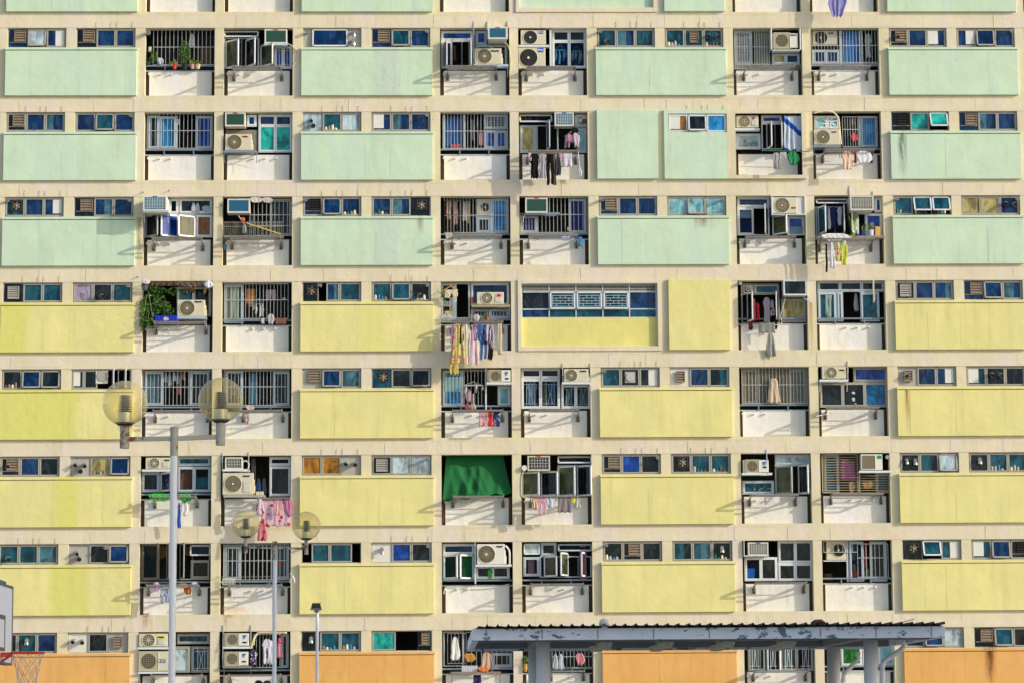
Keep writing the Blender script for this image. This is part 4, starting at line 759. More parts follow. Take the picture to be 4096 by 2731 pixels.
for a in ((1816, 1158, 1904, 1345, '#17171A', 'shirt', 'black shirt at left end of the rack', None), (1884, 1160, 1952, 1345, '#B4AEBC', 'shirt', 'white and grey striped shirt on rack', 'stripe'), (1944, 1160, 2010, 1396, '#131316', 'pants', 'long black trousers beside olive ones', None), (1994, 1158, 2022, 1395, '#5A523A', 'strip', 'narrow olive trousers on rack', None), (2012, 1158, 2062, 1322, '#3E3A48', 'hung', 'dark grey shirt on rack', None), (2066, 1158, 2142, 1256, '#E6DCE6', 'towel', 'white printed towel at right of rack', 'hstripe'), (1812, 1150, 1836, 1215, '#D8C4C8', 'strip', 'pinkish cloth at left rack end', None), (2036, 1155, 2066, 1200, '#C890A0', 'strip', 'small pink cloth between shirts', None)): L(*a[:7], pat=a[7])
start('H', 2, 'c', 'n', True); AC(1262, 982, 1450, 1090, 'white unit with radial fan and round logo', 'ray', .36, 'GREE', 'ink_blue', .7, .56, .16, .02, 'ac_cream', side=False, panel='lid'); SH(1252, 1460, 1098, y0=-.02, m_='frame_white', legs=False)
mb = MB(); x_, z_ = P(1407, 1003, .0); mb.disc(x_, .0, z_, .02, .045, 'ink_blue', 16); mb.box(x_, x_+.045, -.006, -.001, z_-.03, z_, 'ink_red'); mb.build('round_logo', BL)
W(1252, 1135, 1468, 1268, 1, 1, 'w', 'frame_white'); W(1472, 980, 1650, 1050, 1, 1, 'b', 'frame_white'); W(1472, 1050, 1655, 1268, 3, 1, 'kkk', 'frame_white'); S(1518, 1045, 1548, 1262, 'l', 'd'); S(1640, 1048, 1662, 1262, 'r', 'd'); L(1658, 985, 1838, 1276, '#BFD0E4', 'towel', 'white and blue tarpaulin draped over the right window', .0, 'diag', 1.3)
ROD(1478, 1278, 1882, 1288, 'long green bamboo pole across the bay', fabric('#2E8C74'), -.25, .014); L(1562, 1296, 1640, 1432, '#A8A0A8', 'shirt', 'grey thin shirt hanging from green pole', -.3); L(1625, 1292, 1690, 1360, '#B8B0B4', 'shorts', 'pale grey shorts beside green cloth', -.3); L(1688, 1290, 1798, 1402, '#128A50', 'bunch', 'bright green cloth on green pole', -.3)
mb = MB(); [mb.tube([(P(X, 1297, .3)[0], .34, P(X, 1297, .3)[1]), (P(X, 1297, .3)[0], .24, P(X, 1297, .3)[1]+.01)], .025, 'fan_dark', 8) for X in (1326, 1400, 1484)]; mb.build('pole_sockets', BL)
start('I', 2, 'd', 'n'); HOSE([(116, 962), (200, 945), (280, 955), (322, 1000), (332, 1060), (345, 1200), (350, 1225)], -.02, .028); W(118, 985, 335, 1098, 2, 1, 'cc', 'frame_white')
mb = MB(); x_, z_ = P(250, 1040, .33); [mb.obox((x_, .33, z_), (.24*math.cos(i*.785+.2), 0, .2*math.sin(i*.785+.2)), (0, .01, 0), (-.03*math.sin(i*.785), 0, .03*math.cos(i*.785)), 'ink_white') for i in range(8)]; mb.build('fan_blades', BL)
AC(118, 1100, 340, 1236, 'cream unit with grey ring fan under pale windows', 'ring', .34, 'Panasonic', 'ink_red', .7, .82, .18); SH(114, 348, 1242, m_='rail_blue'); G(358, 990, 495, 1252, 6, [1100]); mb = MB(); x0, x1, z0, z1 = rect(496, 985, 512, 1255, .36); mb.box(x0, x1, .36, .44, z0, z1, 'frame_blue'); mb.build('window_post', BL)
IN(430, 1000, 464, 1062, '#B87A78', 'hung', 'dusty pink top in the dark gap'); IN(388, 1080, 440, 1172, '#18181C', 'bag', 'black bag hanging in the dark gap'); L(430, 1128, 492, 1204, '#D85060', 'bag', 'coral red cloth bag hung at the bars', .15); W(508, 988, 662, 1252, 1, 1, 'B', 'frame_blue'); G(520, 1000, 655, 1250, 6, [1115], .3, 'rail_blue'); H(()); RK(218, 635, 1268)
L(345, 1285, 456, 1440, '#EBC4A8', 'shirt', 'peach long-sleeved top on rack', -.35); L(457, 1288, 482, 1386, '#D42838', 'strip', 'narrow red cloth beside white shirt', -.3); L(470, 1282, 618, 1388, '#E6E6EE', 'bunch', 'white shirt with dark print on rack', -.35)
# ---------------------------------------------------------------- storey 3
start('B', 3, 'e'); WA(1123, 88, 1305, 203, 'large window air conditioner with blue-green grid and blue tag', 'coil_blue', (8, 8), 'ink_midblue', front=-1.0); SH(1120, 1320, 207, y0=-.95, legs=True); W(1325, 108, 1400, 228, 1, 1, 'h', 'frame_white'); W(1405, 108, 1665, 226, 1, 1, 'd', 'frame_white'); W(1535, 235, 1665, 412, 1, 1, 'o', 'frame_white'); W(1130, 232, 1535, 412, 3, 1, 'kkk', 'frame_blue')
S(1138, 235, 1238, 408, 'l', 'd', 'frame_grey'); S(1268, 232, 1396, 406, 'r', 'b'); S(1404, 240, 1530, 408, 'r', 's'); L(1500, 138, 1535, 216, '#C8CCD4', 'hung', 'white garment hung in the transom, left', .33); L(1530, 142, 1568, 216, '#B0B8C8', 'hung', 'bluish white garment in the transom', .33); L(1580, 165, 1655, 218, '#A8BCCC', 'bunch', 'crumpled white bags in the transom', .33); RK(1188, 1575, 416, look='brownish drying rack above white parapet')
vw = VIEW['e']; mb = MB(); [mb.tube([(P(a, b_, -.02)[0], -.01, P(a, b_, -.02)[1]), (P(a, b_, -.02)[0], -.16, P(a, b_, -.02)[1]+.01)], .014, 'dark_metal', 6) for a, b_ in ((1122, 62), (1326, 50), (1735, 165), (1080, 725))]; mb.build('wall_pegs', BL)
start('C', 3, 'e'); WA(1783, 110, 1958, 220, 'bright blue window air conditioner above a clutter cage', 'coil_blue', (0, 8), None); W(2115, 115, 2285, 400, 1, 1, 'd', 'frame_grey'); G(1960, 112, 2285, 400, 10, [240, 325]); G(1758, 290, 2220, 405, 30, [330], -.12, 'rack_metal'); SH(1755, 2222, 405, y0=-.13, m_='rack_metal')
L(1955, 98, 2060, 140, '#D2CFC8', 'bunch', 'stack of white cloths on the bars, left', .0); L(2050, 100, 2140, 142, '#C8C4BA', 'bunch', 'stack of white cloths on the bars, right', .02); ROD(1932, 300, 2208, 390, 'yellow bamboo pole lying across the cage', fabric('#E8C020'), -.2, .018); ROD(2010, 324, 2205, 322, 'yellow rail lying flat inside cage', fabric('#D8B420'), .1, .02)
L(1888, 255, 1922, 292, '#E85A1A', 'bunch', 'small orange toy tied to the bars', -.2); MOP(1898, 300, 1932, 382, 'grey string mop in the caged ledge', '#9A9A9A', -.2, (1868, 240)); PL(1826, 300, 1868, 378, 'thin climbing plant inside the wire cage', 130, .05, dep=.0); RK(1805, 2195, 405, look='rusty rack carrying the wire cage'); BX(1950, 250, 2000, 400, '#4A5258', 'storage_box', 'grey box behind the yellow pole', .4, .2); L(1752, 465, 1772, 512, '#3AA0D0', 'strip', 'blue cloth stuffed in the side slot', .3)
start('E', 3, 'f'); AC(1425, 108, 1530, 236, 'black-fan unit half hidden behind bars beside blue door', 'spoke', .6, None, front=.36, dark=True, panel=False, side=False, rr=.42); W(1535, 105, 1665, 362, 1, 1, 'B'); mb = MB(); x0, x1, z0, z1 = rect(1415, 236, 1535, 244, .36); mb.box(x0, x1, .33, .44, z0, z1, 'frame_blue'); x0, x1, z0, z1 = rect(1525, 105, 1540, 362, .36); mb.box(x0, x1, .33, .358, z0, z1, 'frame_blue'); mb.build('window_post', BL); W(1420, 244, 1530, 362, 1, 1, 'd')
for a in ((1188, 120, 1238, 262, '#C89878', 'tee', 'tan shirt behind bars, furthest left'), (1248, 125, 1284, 300, '#C09A98', 'strip', 'dusty pink towel behind bars'), (1315, 125, 1352, 272, '#C4BCC8', 'hung', 'pale lilac shirt behind bars'), (1345, 125, 1372, 292, '#C0A078', 'strip', 'narrow tan cloth behind bars'), (1388, 240, 1412, 340, '#3A4048', 'strip', 'dark garment near the fan unit')): IN(*a)
G(1180, 95, 1662, 362, 20, [232]); G(1180, 118, 1310, 356, 4, [230], .12, 'dark_metal'); H(); L(1180, 362, 1252, 412, '#D8C4B4', 'bunch', 'white and orange bag over the handrail', -.05, 'hstripe'); RK(1240, 1612, 384)
start('F', 3, 'f', 'n'); WA(1790, 98, 1958, 210, 'cream window air conditioner between purple curtains', tag_='ink_red'); CU(1755, 240, 1868, 358, '#6A5AAE', 'lower purple curtain at left', .45); CU(2140, 112, 2238, 358, '#5A4AA0', 'tall purple curtain at right', .43); W(1748, 232, 1882, 362, 1, 1, 'h'); W(2115, 105, 2250, 362, 1, 1, 'h'); G(1750, 215, 1885, 362, 6, []); G(1885, 95, 2120, 362, 8, [228]); G(2120, 95, 2258, 362, 4, [228]); H(); RK(1818, 2185, 381)
L(2056, 385, 2158, 420, '#C8D4E8', 'bunch', 'white and blue cloth on the rack', -.35, 'hstripe'); L(2180, 388, 2226, 466, '#3A8AC0', 'bag', 'blue carrier bag at the right rack end', -.35); SH(1790, 2050, 216, y0=-.1, m_='rail_blue', legs=False); BX(2105, 318, 2122, 345, '#C89478', 'jar', 'small brown jar tied to the bars', .2, .05, 'jar'); HOSE([(1790, 212), (1775, 260), (1770, 350), (1768, 375)], -.05, .009)
start('H', 3, 'g'); W(1340, 110, 1632, 202, 1, 1, 'h', 'frame_white'); W(1340, 204, 1632, 452, 2, 1, 'hk', 'frame_white'); CU(1345, 212, 1490, 300, '#AAB4CC', 'white lace curtain gathered in the lower left pane', .5); CU(1350, 120, 1620, 175, '#7A90B8', 'white scalloped lace curtain in the transom', .5); BX(1345, 215, 1485, 445, '#0E3F88', 'blue_screen', 'blue panel behind the lace curtains', .9, .03, 'screen'); BX(1345, 112, 1628, 200, '#0E3F88', 'blue_screen', 'blue panel behind the transom lace', .9, .03, 'screen'); S(1583, 182, 1608, 446, 'r', 'd')
mb = MB(); x0, x1, z0, z1 = rect(1645, 98, 1952, 272, .0); mb.frame(x0, x1, -.1, .3, z0, z1, .03, 'frame_white'); mb.box(x1-.28, x1-.03, -.04, -.01, z0+.03, z1-.03, 'board_white'); mb.build('equipment_shelf', BL); AC(1655, 112, 1878, 262, 'large cream unit with spoked fan in white cradle', 'ray', .4, 'SHARP', 'ink_red', .78, .34, .18, -.06, side=False, panel=False, rr=.44)
S(1658, 275, 1775, 446, 'l', 's', 'frame_white'); W(1785, 282, 1945, 452, 1, 1, 'b', 'frame_white'); BX(1815, 375, 1930, 440, '#7A9AB0', 'storage_box', 'grey-blue box behind the right pane', .33, .01); RK(1420, 1868, 465, out=.55)
start('I', 3, 'h', 'n'); AW(140, 130, 426, 175, 'd', .9); W(138, 195, 405, 450, 3, 1, 'kkk', 'frame_blue'); S(163, 195, 215, 442, 'l', 't'); S(385, 195, 405, 432, 'r', 'd'); WA(450, 98, 660, 226, 'cream window air conditioner with dark square grid', 'coil_dark', (12, 9), None, front=-.7); BR(442, 12, 226); BR(652, 60, 226); W(665, 115, 738, 248, 1, 1, 'b', 'frame_white'); S(455, 235, 535, 440, 'r', 'w'); W(580, 258, 740, 462, 1, 1, 'b', 'frame_white')
for a in ((206, 195, 256, 372, '#1690B0', 'tee', 'cyan t-shirt, first on the inside line'), (246, 200, 278, 396, '#D8D8E0', 'hung', 'white shirt behind the cyan one'), (268, 198, 338, 388, '#2A3470', 'tee', 'navy and white t-shirt on inside line'), (328, 200, 386, 362, '#E0E0EA', 'tee', 'white t-shirt at right of navy one')): L(*a, dep=.1)
PL(412, 240, 532, 458, 'tall strappy green plant on the wooden shelf', 60, .1, ('leaf_green', 'leaf_green', 'leaf_yellow'), dep=-.1, blade=True, dy=.2); PL(540, 348, 602, 425, 'small spiky plant in blue pot', 24, .08, dep=-.1, blade=True, pot=(538, 418, 580, 456), potc='#2A3A9A'); PL(602, 330, 672, 412, 'dry brown plant in patterned white pot', 120, .05, ('louvre_brown', 'leaf_yellow'), dep=-.1, pot=(606, 404, 664, 458), potc='#C8CCD8')
BX(674, 374, 720, 462, '#E8B428', 'storage_box', 'bright yellow box at the shelf end', -.1, .15); SH(140, 760, 466, y0=-.14, m_='rack_metal', legs=False); RK(200, 668, 484, look='rusty drying rack under the plant shelf')
L(180, 436, 466, 502, '#E6E4EA', 'bunch', 'white sheet flung over the rack', -.36); [L(*a[:7], pat=a[7]) for a in ((226, 530, 250, 782, '#0E0E10', 'strip', 'long black strip hanging below the rack', None), (260, 510, 312, 746, '#D8D8E6', 'hung', 'long white shirt below the rack', None), (314, 510, 372, 685, '#D8CC60', 'hung', 'yellow patterned top below the rack', 'yfloral'), (358, 520, 434, 716, '#C8CC10', 'tee', 'lime yellow t-shirt below the rack', None), (386, 478, 414, 552, '#E2DCC4', 'strip', 'small white cloth over lime shirt', None))]
# ---------------------------------------------------------------- storey 4
start('B', 4, 'e'); W(1385, 800, 1655, 1030, 2, 1, 'td', 'frame_grey'); AC(1390, 902, 1605, 1036, 'cream swirl-fan unit beside climbing vines', logo='Panasonic', lx=.66, lw=.24, lz=.86, front=-.12); SH(1385, 1620, 1040)
t = thing('climbing_vine', (5.2, .1, P(0, 1070)[1]), label('leafy climbing vine overflowing the left side'), 'plant'); f = MB()
for (X0, Y0, X1, Y1, n, dp, dy) in ((1110, 810, 1300, 1040, 420, .12, .2), (1210, 900, 1345, 1030, 320, -.02, .14), (1085, 890, 1165, 1110, 260, -.12, .14), (1290, 960, 1385, 1035, 120, .02, .1), (1200, 820, 1260, 980, 120, .0, .12), (1118, 790, 1300, 850, 160, .05, .15), (1095, 1040, 1140, 1150, 90, -.15, .1), (1150, 1040, 1215, 1130, 90, -.2, .1), (1290, 800, 1400, 860, 60, .1, .1)):
    x0, x1, z0, z1 = rect(X0, Y0, X1, Y1, dp); leaves(f, x0, x1, dp-dy, dp+dy, z0, z1, n, .075, ('leaf_green', 'leaf_green', 'leaf_dark'), True, n)
f.build('foliage', t); s = MB(); [s.tube([(P(a, b_, -.1)[0], -.1, P(a, b_, -.1)[1]), (P(c, d, -.1)[0], -.15, P(c, d, -.1)[1])], .012, 'stem', 5) for a, b_, c, d in ((1150, 860, 1120, 1060), (1165, 840, 1200, 1060), (1185, 940, 1290, 870), (1170, 980, 1150, 1130), (1200, 1000, 1215, 1150))]; s.build('stem', t)
BX(1213, 1024, 1388, 1068, '#1A3AE0', 'crate', 'blue plastic crate on the rack under vines', -.25, .3, 'crate', True); L(1276, 1035, 1322, 1064, '#D8C4AC', 'bag', 'beige bag tied to the blue crate', -.28)
L(1120, 760, 1400, 792, '#5E4632', 'towel', 'brown awning sheet over the vines', -.22, amp=2); L(1380, 760, 1660, 806, '#7A6458', 'bunch', 'torn mottled awning at right', -.2, 'hstripe', 2); L(1112, 745, 1180, 776, '#D8D4E8', 'bunch', 'white plastic folded over the awning corner', -.3); L(1600, 752, 1672, 808, '#E8E8F0', 'bag', 'white plastic bag on awning right corner', -.3); L(1105, 770, 1165, 830, '#6E6660', 'bunch', 'grey rag hanging at awning left', -.25)
mb = MB(); x0, z_ = P(1118, 758, -.3); x1, _ = P(1668, 758, -.3); mb.tube([(x0, -.3, z_), (x1, -.3, z_)], .015, 'dark_metal', 6); mb.tube([(x0+.1, -.3, z_), (x0+.1, .1, z_-.05)], .012, 'dark_metal', 5); mb.tube([(x1-.2, -.3, z_), (x1-.2, .1, z_-.05)], .012, 'dark_metal', 5); mb.build('awning_frame', BL)
HANG(1428, 800, 1530, 860, 'brown round peg hanger above the unit', '#8A7038', 10, -.1, '#6E5A38'); L(1592, 810, 1618, 856, '#7A5A28', 'bunch', 'brown cloth pegged above unit right side', -.1); RK(1205, 1600, 1075, look='drying rack carrying the blue crate')
start('C', 4, 'e', 'r'); W(1758, 783, 1908, 1082, 1, 1, 's', 'frame_blue'); CU(1800, 800, 1870, 1050, '#8FA890', 'pale green curtain behind left bars', .34); G(1760, 775, 2258, 1050, 18, [908]); H()
IN(1930, 815, 1998, 958, '#C87820', 'towel', 'orange towel with navy marks behind bars'); IN(1925, 930, 1985, 960, '#1E2858', 'towel', 'navy hem cloth below the orange towel'); HANG(1988, 890, 2062, 1040, 'blue peg hanger with white socks', '#4AA8C8', 6, .4, '#D8D4D0'); IN(2080, 822, 2166, 906, '#B8A0B8', 'shorts', 'lilac shorts on a wire hanger'); L(2095, 1013, 2152, 1092, '#CCC0D0', 'bunch', 'lilac striped cloth over the handrail', .1, 'stripe'); L(2158, 1045, 2248, 1090, '#8A5A48', 'towel', 'brown mat folded over the handrail', .1); L(2045, 1045, 2072, 1088, '#C8C4BC', 'strip', 'small white cloth over the handrail', .1); BX(2216, 885, 2240, 902, '#C8E8D8', 'bowl', 'tiny pale green bowl behind the bars', .4, .05, 'bowl')
start('E', 4, 'f', 'n'); W(1262, 740, 1372, 1005, 1, 1, 'k', 'frame_white'); W(1152, 740, 1262, 1005, 1, 1, 'd', 'frame_blue'); W(1378, 738, 1670, 908, 1, 1, 'g', 'frame_white'); AC(1425, 808, 1628, 905, 'cream unit with spoked fan and red plate', 'spoke', .37, 'HITACHI', 'ink_white', .735, .72, .15, -.1, plate='ink_red', panel='lid', side=False); SH(1385, 1675, 910, m_='fan_wire'); W(1380, 935, 1672, 1005, 2, 1, 'dt'); G(1385, 935, 1672, 1005, 12, []); H()
G(1222, 850, 1262, 1010, 5, [], -.05); mb = MB(); x0, x1, z0, z1 = rect(1155, 990, 1240, 1030, -.1); [mb.box(x0+(x1-x0)*i/9-.005, x0+(x1-x0)*i/9+.005, -.12, -.11, z0, z1, 'ac_white') for i in range(10)]; mb.box(x0, x1, -.12, .2, z0, z0+.01, 'ac_white'); mb.box(x0, x1, -.125, -.105, z1-.01, z1, 'ac_white'); mb.build('wire_basket', label=label('white wire basket at the lower left corner'), cat='basket')
mb = MB(); x0, x1, z0, z1 = rect(1158, 875, 1225, 910, -.05); [mb.box(x0+(x1-x0)*i/7-.006, x0+(x1-x0)*i/7+.006, -.07, -.06, z0, z1, 'ac_white') for i in range(8)]; mb.box(x0, x1, -.07, .2, z0, z0+.01, 'ac_white'); mb.build('wire_basket', label=label('small white basket on upper left shelf'), cat='basket')
L(1175, 948, 1242, 980, '#C8A858', 'bunch', 'yellow and tan cloths in the basket', -.06); L(1165, 970, 1238, 1000, '#B8C0D0', 'bunch', 'pale blue cloth in the basket', -.06); PL(1150, 780, 1200, 878, 'dark green plant behind upper basket', 80, .06, ('leaf_dark',), dep=.1)
L(1176, 790, 1284, 852, '#DCC9A0', 'shorts', 'beige shorts on the yellow hanger', -.2); mb = MB(); k_ = fabric('#E8B020'); q = [P(a, b_, -.2) for a, b_ in ((1176, 792), (1228, 765), (1284, 795))]; mb.tube([(a, -.22, b_) for a, b_ in q], .014, k_, 6); a, b_ = P(1228, 745, -.2); mb.tube([(q[1][0], -.22, q[1][1]), (a, -.22, b_)], .012, k_, 6); mb.build('clothes_hanger', label=label('bright yellow clothes hanger with beige shorts'), cat='hanger')
BX(1378, 848, 1400, 888, '#C85A18', 'toy', 'orange toy tied beside the door', .0, .05, 'toy'); PL(1448, 955, 1520, 1000, 'trailing green plant in brown pot', 70, .05, dep=.05, pot=(1480, 990, 1518, 1022), potc='#9A6430'); RK(1240, 1622, 1030, look='drying rack crowded with coloured hangers')
for a in ((1232, 1070, 1262, 1190, '#A8709C', 'hung', 'magenta pink blouse, first on crowded rack', None), (1245, 1050, 1326, 1330, '#CFC25A', 'dress', 'long yellow floral dress on crowded rack', 'yfloral'), (1228, 1180, 1280, 1420, '#B8A838', 'hung', 'olive yellow patterned wrap below the dress', 'yfloral'), (1298, 1052, 1322, 1182, '#20202A', 'hung', 'black blouse behind yellow dress', None), (1325, 1052, 1366, 1350, '#DCCFAE', 'hung', 'long cream gown on crowded rack', None), (1368, 1055, 1432, 1345, '#E0BEC4', 'hung', 'long pink gown on crowded rack', None), (1398, 1060, 1424, 1170, '#8A6488', 'strip', 'purple blouse beside pink gown', None), (1428, 1050, 1466, 1172, '#3A6EB0', 'tee', 'blue t-shirt on crowded rack', None), (1452, 1060, 1496, 1310, '#4468A0', 'pants', 'blue jeans on crowded rack', None), (1472, 1060, 1502, 1195, '#14141A', 'hung', 'black t-shirt beside blue jeans', None), (1490, 1055, 1530, 1172, '#C4B4CC', 'tee', 'lilac t-shirt right of blue jeans', None), (1512, 1068, 1542, 1310, '#241C28', 'hung', 'long black trousers right of jeans', None), (1524, 1062, 1552, 1222, '#A89CAE', 'hung', 'grey lilac shirt on crowded rack', None), (1584, 1040, 1612, 1272, '#C8B890', 'strip', 'narrow beige cloth at right rack end', None), (1376, 1030, 1402, 1090, '#2A2430', 'bunch', 'dark patterned cloth in rack middle', None), (1365, 985, 1395, 1025, '#8A8078', 'bunch', 'grey gloves pegged over rack, left', None), (1408, 980, 1440, 1025, '#C0BCC0', 'bunch', 'pale gloves pegged over rack, right', None)): L(a[0]-.16*(a[2]-a[0])-2, a[1]-6, a[2]+.16*(a[2]-a[0])+2, a[3]+4, *a[4:7], pat=a[7])
mb = MB(); [(lambda q: mb.tube([(q[0], -.3, q[1]-.06), (q[0], -.32, q[1]+.05), (q[0]+.02, -.32, q[1]+.07)], .008, fabric(c), 5))(P(X, 1045, -.3)) for X, c in ((1246, '#2A9A6A'), (1270, '#E8D8A0'), (1300, '#D84A5A'), (1340, '#2A9A6A'), (1400, '#E08AA8'), (1442, '#2A8AD8'), (1462, '#E8D020'), (1476, '#2A9A8A'), (1495, '#E89A20'), (1520, '#E04A5A'), (1534, '#D82A2A'), (1600, '#C8C8C8'))]; mb.build('hook_row', BL)
# storey 4, the wide framed window
def wide_window():
    o = None; fr = MB(); pn = MB(); gr = MB(); lv = MB(); x0, x1, z0, z1 = 16.126, 20.369, ZR(4, -1.66), ZR(4, -.59); n = 5; y = .13; fr.frame(x0, x1, y, y+.06, z0, z1, .03, 'frame_blue'); W_ = (x1-x0-.06)/n
    for i in range(n):
        a = x0+.03+W_*i; b_ = a+W_; zt = z1-.25; zm = z0+.28
        fr.box(b_-.02, b_+.02, y-.01, y+.05, z0+.03, z1-.03, 'frame_blue'); fr.box(a+.02, b_-.02, y-.005, y+.05, zt-.02, zt+.02, 'frame_blue'); fr.box(a+.02, b_-.02, y-.005, y+.05, zm-.02, zm+.02, 'frame_blue')
        for j in range(4): lv.obox((a+.03, y-.01, zt+.03+j*.05), (W_-.06, 0, 0), (0, .005, .01), (0, .05, .03), 'louvre_white')
        pn.quad((a+.03, y+.03, z0+.03), (b_-.03, y+.03, z0+.03), (b_-.03, y+.03, zm-.02), (a+.03, y+.03, zm-.02), GM('g' if i == 0 else 't'))
        if i in (1, 2, 3):
            tilt_pane(fr, pn, a+.025, b_-.025, zm-.01, zt, y-.01, .12, GM('t'), 'frame_white'); w2, c = W_-.2, (a+b_)/2
            for q in range(5): z = zm+.08+q*.085; gr.box(c-w2/2, c+w2/2, y-.07, y-.062, z-.005, z+.005, 'frame_white')
            for q, xs in enumerate(((-.3, .3), (-.12, .12), (-.3, .3), (-.12, .12))):
                for f in xs: gr.box(c+w2*f-.005, c+w2*f+.005, y-.07, y-.062, zm+.08+q*.085, zm+.165+q*.085, 'frame_white')
            for f in (-.5, .5): gr.box(c+w2*f-.005, c+w2*f+.005, y-.07, y-.062, zm+.08, zm+.42, 'frame_white')
        else: pn.quad((a+.03, y+.03, zm+.02), (b_-.03, y+.03, zm+.02), (b_-.03, y+.03, zt-.02), (a+.03, y+.03, zt-.02), GM('d' if i == 0 else 'g'))
    pn.quad((x0, y+.055, z1-.25), (x1, y+.055, z1-.25), (x1, y+.055, z1), (x0, y+.055, z1), GM('d'))
    o = fr.build('wide_window', BL); pn.build('pane', o); gr.build('window_grille', o); lv.build('louvre_vent', o)
wide_window()
start('H', 4, 'g', 'n'); W(1375, 885, 1725, 1240, 1, 1, 'k', 'frame_grey'); W(1490, 888, 1722, 985, 1, 1, 't', 'frame_grey'); W(1385, 890, 1488, 985, 1, 1, 'd', 'frame_grey'); mb = MB(); x_, z_ = P(1440, 930, -.05); cap(mb, x_, z_, .2, .085); x_, z_ = P(1368, 885, -.05); mb.cyl((x_, .1, z_), (x_, -.2, z_), .05, 'foil', 12); mb.build('exhaust_pipe', BL)
WA(1755, 853, 1965, 990, 'white framed flap with dark glass at top right', 'glass_dark', (0, 0), None, front=-.22, body='frame_white'); S(1430, 968, 1465, 1225, 'l', 'd', 'frame_white'); S(1684, 965, 1702, 1210, 'r', 'd', 'frame_white'); W(1735, 1020, 1958, 1230, 1, 1, 'y', 'frame_grey'); H(())
for a in ((1466, 1020, 1512, 1216, '#D85068', 'tee', 'coral pink t-shirt in the open window', None), (1508, 1055, 1548, 1212, '#C8142A', 'tee', 'bright red top in the open window', None), (1568, 1008, 1648, 1232, '#C8B4BC', 'tee', 'pale pink sleeveless top in open window', None), (1636, 1030, 1678, 1172, '#D8D0D4', 'hung', 'white floral blouse in the open window', 'floral'), (1640, 1165, 1704, 1302, '#141418', 'pants', 'black trousers at right of window', None), (1440, 1190, 1482, 1300, '#6A1A28', 'hung', 'dark red leggings hanging over the sill', None)): L(*a[:7], dep=.1, pat=a[7])
L(1536, 1235, 1682, 1326, '#8E9088', 'towel', 'grey folded cloth hung over the sill', -.1); L(1592, 1318, 1692, 1532, '#9A9A90', 'hung', 'long grey trousers dangling past the parapet', -.12); HOSE([(1775, 998), (1755, 1080), (1730, 1170), (1730, 1248), (1560, 1252)], -.02, .011); ROD(1942, 1016, 2006, 1062, 'short white pole stub sticking out at right', 'frame_white', -.1, .018, dz=-.25); HOSE([(1376, 1282), (1440, 1270), (1500, 1248)], .2, .01)
start('I', 4, 'h', 'r'); W(155, 862, 755, 958, 3, 1, 'ddd'); W(158, 962, 330, 1222, 1, 1, 't'); W(328, 962, 390, 1222, 1, 1, 'g'); W(538, 962, 715, 1222, 1, 1, 't'); CU(225, 985, 290, 1190, '#8FA8A4', 'pale grey curtain in the left pane', .37); IN(478, 970, 525, 1130, '#A8A496', 'hung', 'whitish cloth in the dark centre opening'); H(); L(648, 855, 672, 1055, '#C8BEA0', 'strip', 'frayed cream rope hanging from the beam', -.04, amp=.3)
# ---------------------------------------------------------------- storey 5
start('B', 5, 'i'); CU(1150, 175, 1272, 425, '#7FA4AC', 'pale cyan curtain behind left bars', .45); W(1135, 165, 1280, 432, 1, 1, 'h'); W(1485, 165, 1640, 432, 1, 1, 'd'); H()
for i, (X, c, lk) in enumerate(((1300, '#A8A89C', 'grey sock'), (1330, '#88B0B8', 'light blue vest'), (1365, '#D0CCC4', 'white vest'), (1395, '#8C9CA8', 'blue-grey sock'), (1440, '#B88A38', 'mustard cap'), (1408, '#B04A58', 'dark pink ribbon'))): IN(X-14, 170 if i < 5 else 260, X+16, (250, 280, 240, 262, 232, 350)[i], c, 'hung', lk+' hung high inside the bars')
G(1122, 160, 1655, 432, 18, [292]); RK(1198, 1612, 474); 
start('C', 5, 'i', 'n'); W(1768, 160, 1905, 432, 1, 1, 'd'); W(2140, 165, 2270, 432, 1, 1, 'd'); CU(1955, 175, 2018, 425, '#3A7A94', 'teal curtain behind the middle bars', .5); IN(2035, 175, 2085, 400, '#242A38', 'strip', 'dark coat behind the middle bars'); IN(2170, 180, 2205, 380, '#4A6A90', 'strip', 'blue cloth behind the right pane'); G(1758, 158, 2262, 432, 18, [292]); H(); RK(1895, 2208, 472)
L(1920, 430, 1994, 468, '#D0B8B4', 'bunch', 'pink and white cloth over the handrail', .05); L(1908, 480, 1958, 576, '#C8B4A8', 'bunch', 'pinkish underwear pegged below the rail', -.1)
start('E', 5, 'j', 'r'); W(1168, 152, 1325, 418, 1, 1, 'B'); BX(1180, 200, 1312, 310, '#7FB8C0', 'plastic_sheet', 'pale bubble-wrap sheet on the blue pane', .33, .01, 'sheet'); G(1172, 150, 1488, 416, 12, []); AC(1503, 148, 1678, 243, 'cream unit with square mesh and blue triangle mark', 'mesh', .36, 'DAIKIN', 'ink_blue', .78, .3, .14, -.08, 'ac_cream', panel='side', side=False, tri=True, rr=.4); SH(1498, 1684, 248, m_='frame_white', legs=False); mb = MB(); x0, x1, z0, z1 = rect(1488, 135, 1500, 445, .2); mb.box(x0, x1, .2, .3, z0, z1, 'frame_white'); mb.build('window_post', BL)
W(1582, 268, 1680, 418, 1, 1, 'c', 'frame_white'); L(1334, 290, 1386, 388, '#B0929C', 'bunch', 'mauve bras on the tilted hanger', .05); HANG(1320, 235, 1475, 330, 'tilted white wire peg hanger before the bars', '#D0CCCC', 5, .05, '#C8C4C8'); MOP(1332, 395, 1375, 446, 'pink string mop over the handrail', '#C85A78', .1); MOP(1375, 395, 1420, 446, 'cream string mop beside pink mop', '#D0B8A8', .1); H(); RK(1242, 1622, 453)
